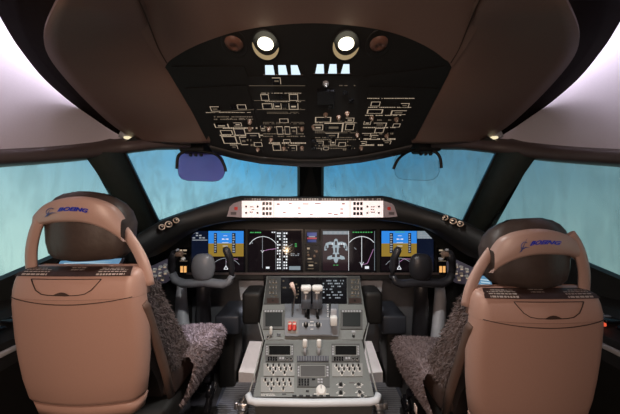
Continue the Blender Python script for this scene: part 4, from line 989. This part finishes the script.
    for i in range(NZ+1):
        a=i/NZ; z=1.075-.325*a; y=.70+.173*a; w=.112+.022*a
        wv=lambda k: .004*math.sin(7*a+k)
        rows.append(Wl([(w-.02,y-.062,z),(w+.018,y-.055,z),(w+.022+wv(0),y+.005,z),(w+.018,y+.05+wv(2),z),(w*.8,y+.075+wv(1),z),(0,y+.062,z),(-w*.8,y+.075,z),(-w-.018,y+.05,z),(-w-.012,y,z)]))
    if not L: pass
    b=MB(); furry(b,[r if m>0 else r[::-1] for r in rows][::-1],M_fur,9000,.014,(0,-.2,-.5),3); obj('backrest_sheepskin',b,t,'shaggy brown grey sheepskin')
    # seat cushion and its cover
    b=MB(); b.rbox(W((0,.97,.70)),(.32,.32,.10),.03,M_dkbrown,seg=3); obj('seat_cushion',b,t)
    rows=[]
    for i in range(11):
        a=i/10; y=.85+.26*a; sag=.012*math.sin(3*a)+(.0 if a<.85 else -.02*(a-.85)/.15); w=.188+.020*a
        rows.append(Wl([(w-.065,y-.06*a,.56),(w-.025,y-.035*a,.62),(w+.002,y-.012*a,.69),(w+.014,y,.742+sag),(w-.002,y,.768+sag),(w-.08,y,.768+sag),(0,y,.76+sag),(-w+.03,y,.768+sag),(-w-.01,y,.735),(-w,y,.66)]))
    rows.append(Wl([(p[0],1.125,p[1]) for p in ((.16,.57),(.185,.62),(.20,.68),(.20,.70),(.19,.71),(.10,.71),(0,.71),(-.16,.71),(-.20,.69),(-.195,.66))]))
    b=MB(); furry(b,[r if m>0 else r[::-1] for r in rows][::-1],M_furl,12000,.015,(0,0,-.15),4); obj('seat_sheepskin',b,t,'shaggy grey sheepskin over the seat cushion')
    # base
    b=MB(); b.rbox(W((.0,.93,.60)),(.30,.34,.09),.02,M_black); b.rbox(V((cx,.93,.45)),(.20,.26,.26),.03,M_black2); b.rbox(V((cx,.93,FL+.02)),(.34,.46,.04),.01,M_black); obj('seat_base',b,t)
    b=MB(); b.tube(Wl([(.175,1.02,.57),(.185,1.06,.50),(.18,1.0,.44)]),.016,M_black2,8); b.lathe([(.0,-.012),(.03,-.012),(.03,.012),(.0,.012)],M_black2,Matrix.Translation(W((.18,1.05,.50)))@Matrix.Rotation(math.pi/2,4,'Y'),18); obj('adjust_lever',b,t)
    if not L:
        b=MB(); b.rbox(W((.205,.90,.60)),(.004,.02,.03),.001,M_pink); obj('cloth_tag',b,t)
seat('left'); seat('right')

# ------------------------------------------------------------------ light
def area(name,loc,target,size,power,col,sy=None,spread=None):
    l=bpy.data.lights.new(name,'AREA'); l.energy=power; l.color=col; l.size=size
    if sy: l.shape='RECTANGLE'; l.size_y=sy
    if spread: l.spread=math.radians(spread)
    o=bpy.data.objects.new(name,l); COL.objects.link(o); o.location=loc
    o.rotation_euler=(V(target)-V(loc)).to_track_quat('-Z','Y').to_euler(); return o
def spot(name,loc,target,power,col,ang,blend=.6,r=.02):
    l=bpy.data.lights.new(name,'SPOT'); l.energy=power; l.color=col; l.spot_size=math.radians(ang); l.spot_blend=blend; l.shadow_soft_size=r
    o=bpy.data.objects.new(name,l); COL.objects.link(o); o.location=loc
    o.rotation_euler=(V(target)-V(loc)).to_track_quat('-Z','Y').to_euler(); return o
# cove strips hidden above the dark lining light the pale walls
for s in (1,-1):
    for (a,b_,w) in (((-.86,.78,1.86),(-1.25,.62,1.60),.30),((-.92,1.0,1.80),(-1.15,.85,1.55),.22),((-.80,.55,1.90),(-1.3,.35,1.65),.30)):
        o=area('cove_light',(s*a[0],a[1],a[2]),(s*b_[0],b_[1],b_[2]),w,(.68 if s>0 else .62),(.95,.88,1.0),.03)
for lx in (264.5,344.5):
    p=OP.hit(lx,44)+OP.n*.02; sgn=-1 if lx<310 else 1
    spot('lamp_beam',p,(sgn*.20,1.08,.60),14.5,(.98,.97,.94),100,.6,.02)
# cabin light from the doorway behind
area('cabin_light',(-.25,-.55,1.60),(-.25,.7,.85),.45,5.2,(1,.72,.57),spread=120)
area('cabin_fill',(.3,-.6,1.1),(0,1.2,.7),.6,1.2,(1,.82,.75))
spot('map_light_left',(-.38,.98,1.53),(-.455,1.03,.76),36.0,(.88,.86,1.0),20,.6,.015)
for q in (1,-1): spot('footrest_fill',(q*-.33,1.36,.86),(q*-.335,1.40,.34),4.5,(1,.95,.93),62,.6,.02)  # added spots that brighten the white footrests
hp=IP.hit(286,250); dd=(hp-V((-.004,0,CAMZ))).normalized(); rf=dd-2*dd.dot(IP.n)*IP.n; lp=hp+rf*1.75
l=bpy.data.lights.new('screen_glint_lamp','POINT'); l.energy=2.2; l.color=(1,.70,.42); l.shadow_soft_size=.018; o=bpy.data.objects.new('screen_glint_lamp',l); COL.objects.link(o); o.location=lp  # added unseen lamp, set to mirror as a hot spot in the screen
# world: the blue hall seen through the glass
w=bpy.data.worlds.new('hall'); C.world=w; w.use_nodes=True; nt=w.node_tree; bg=nt.nodes['Background']
N=nt.nodes.new; Lk=nt.links.new
tc=N('ShaderNodeTexCoord'); sep=N('ShaderNodeSeparateXYZ'); Lk(tc.outputs['Generated'],sep.inputs[0])
def mapr(src,a,b,c=0,d=1):
    n=N('ShaderNodeMapRange'); n.inputs['From Min'].default_value=a; n.inputs['From Max'].default_value=b; n.inputs['To Min'].default_value=c; n.inputs['To Max'].default_value=d; Lk(src,n.inputs['Value']); return n.outputs[0]
def mix(f,A_,B_,mode='MIX'):
    n=N('ShaderNodeMix'); n.data_type='RGBA'; n.blend_type=mode
    for k,x in (('Factor',f),('A',A_),('B',B_)):
        if hasattr(x,'links') or hasattr(x,'is_output'): Lk(x,n.inputs[k])
        else: n.inputs[k].default_value=x if k=='Factor' else tuple(x)+(1,)
    return n.outputs['Result']
def mth(op,a,b=None):
    n=N('ShaderNodeMath'); n.operation=op
    for i,x in enumerate((a,b)):
        if x is None: continue
        if hasattr(x,'is_output'): Lk(x,n.inputs[i])
        else: n.inputs[i].default_value=x
    return n.outputs[0]
el=sep.outputs['Z']; ax=mth('ABSOLUTE',sep.outputs['X'])
front=mix(mapr(el,-.05,.17),(.26,.56,.68),(.062,.345,.67))
sidec=mix(mapr(el,-.30,.16),(.62,.88,.76),(.23,.42,.50))
c=mix(mapr(ax,.25,.85),front,sidec)
mp=N('ShaderNodeMapping'); mp.inputs['Scale'].default_value=(16,16,1.6); Lk(tc.outputs['Generated'],mp.inputs[0])
nz=N('ShaderNodeTexNoise'); nz.inputs['Scale'].default_value=1.; nz.inputs['Detail'].default_value=5; nz.inputs['Distortion'].default_value=.5; Lk(mp.outputs[0],nz.inputs['Vector'])
c=mix(mapr(nz.outputs['Fac'],.3,.75,0,.30),c,(.22,.42,.46))
nz2=N('ShaderNodeTexNoise'); nz2.inputs['Scale'].default_value=3.; nz2.inputs['Detail'].default_value=4; Lk(tc.outputs['Generated'],nz2.inputs['Vector'])
c=mix(1.,c,mix(mapr(nz2.outputs['Fac'],.3,.7),(.82,.84,.86),(1.12,1.10,1.08)),'MULTIPLY')
# the hall is dimmer to starboard
c=mix(1.,c,mix(mapr(sep.outputs['X'],-.35,.6),(1.2,1.12,1.08),(.62,.62,.62)),'MULTIPLY')
Lk(c,bg.inputs['Color']); bg.inputs['Strength'].default_value=1.0
C.cycles.max_bounces=8; C.cycles.transparent_max_bounces=12
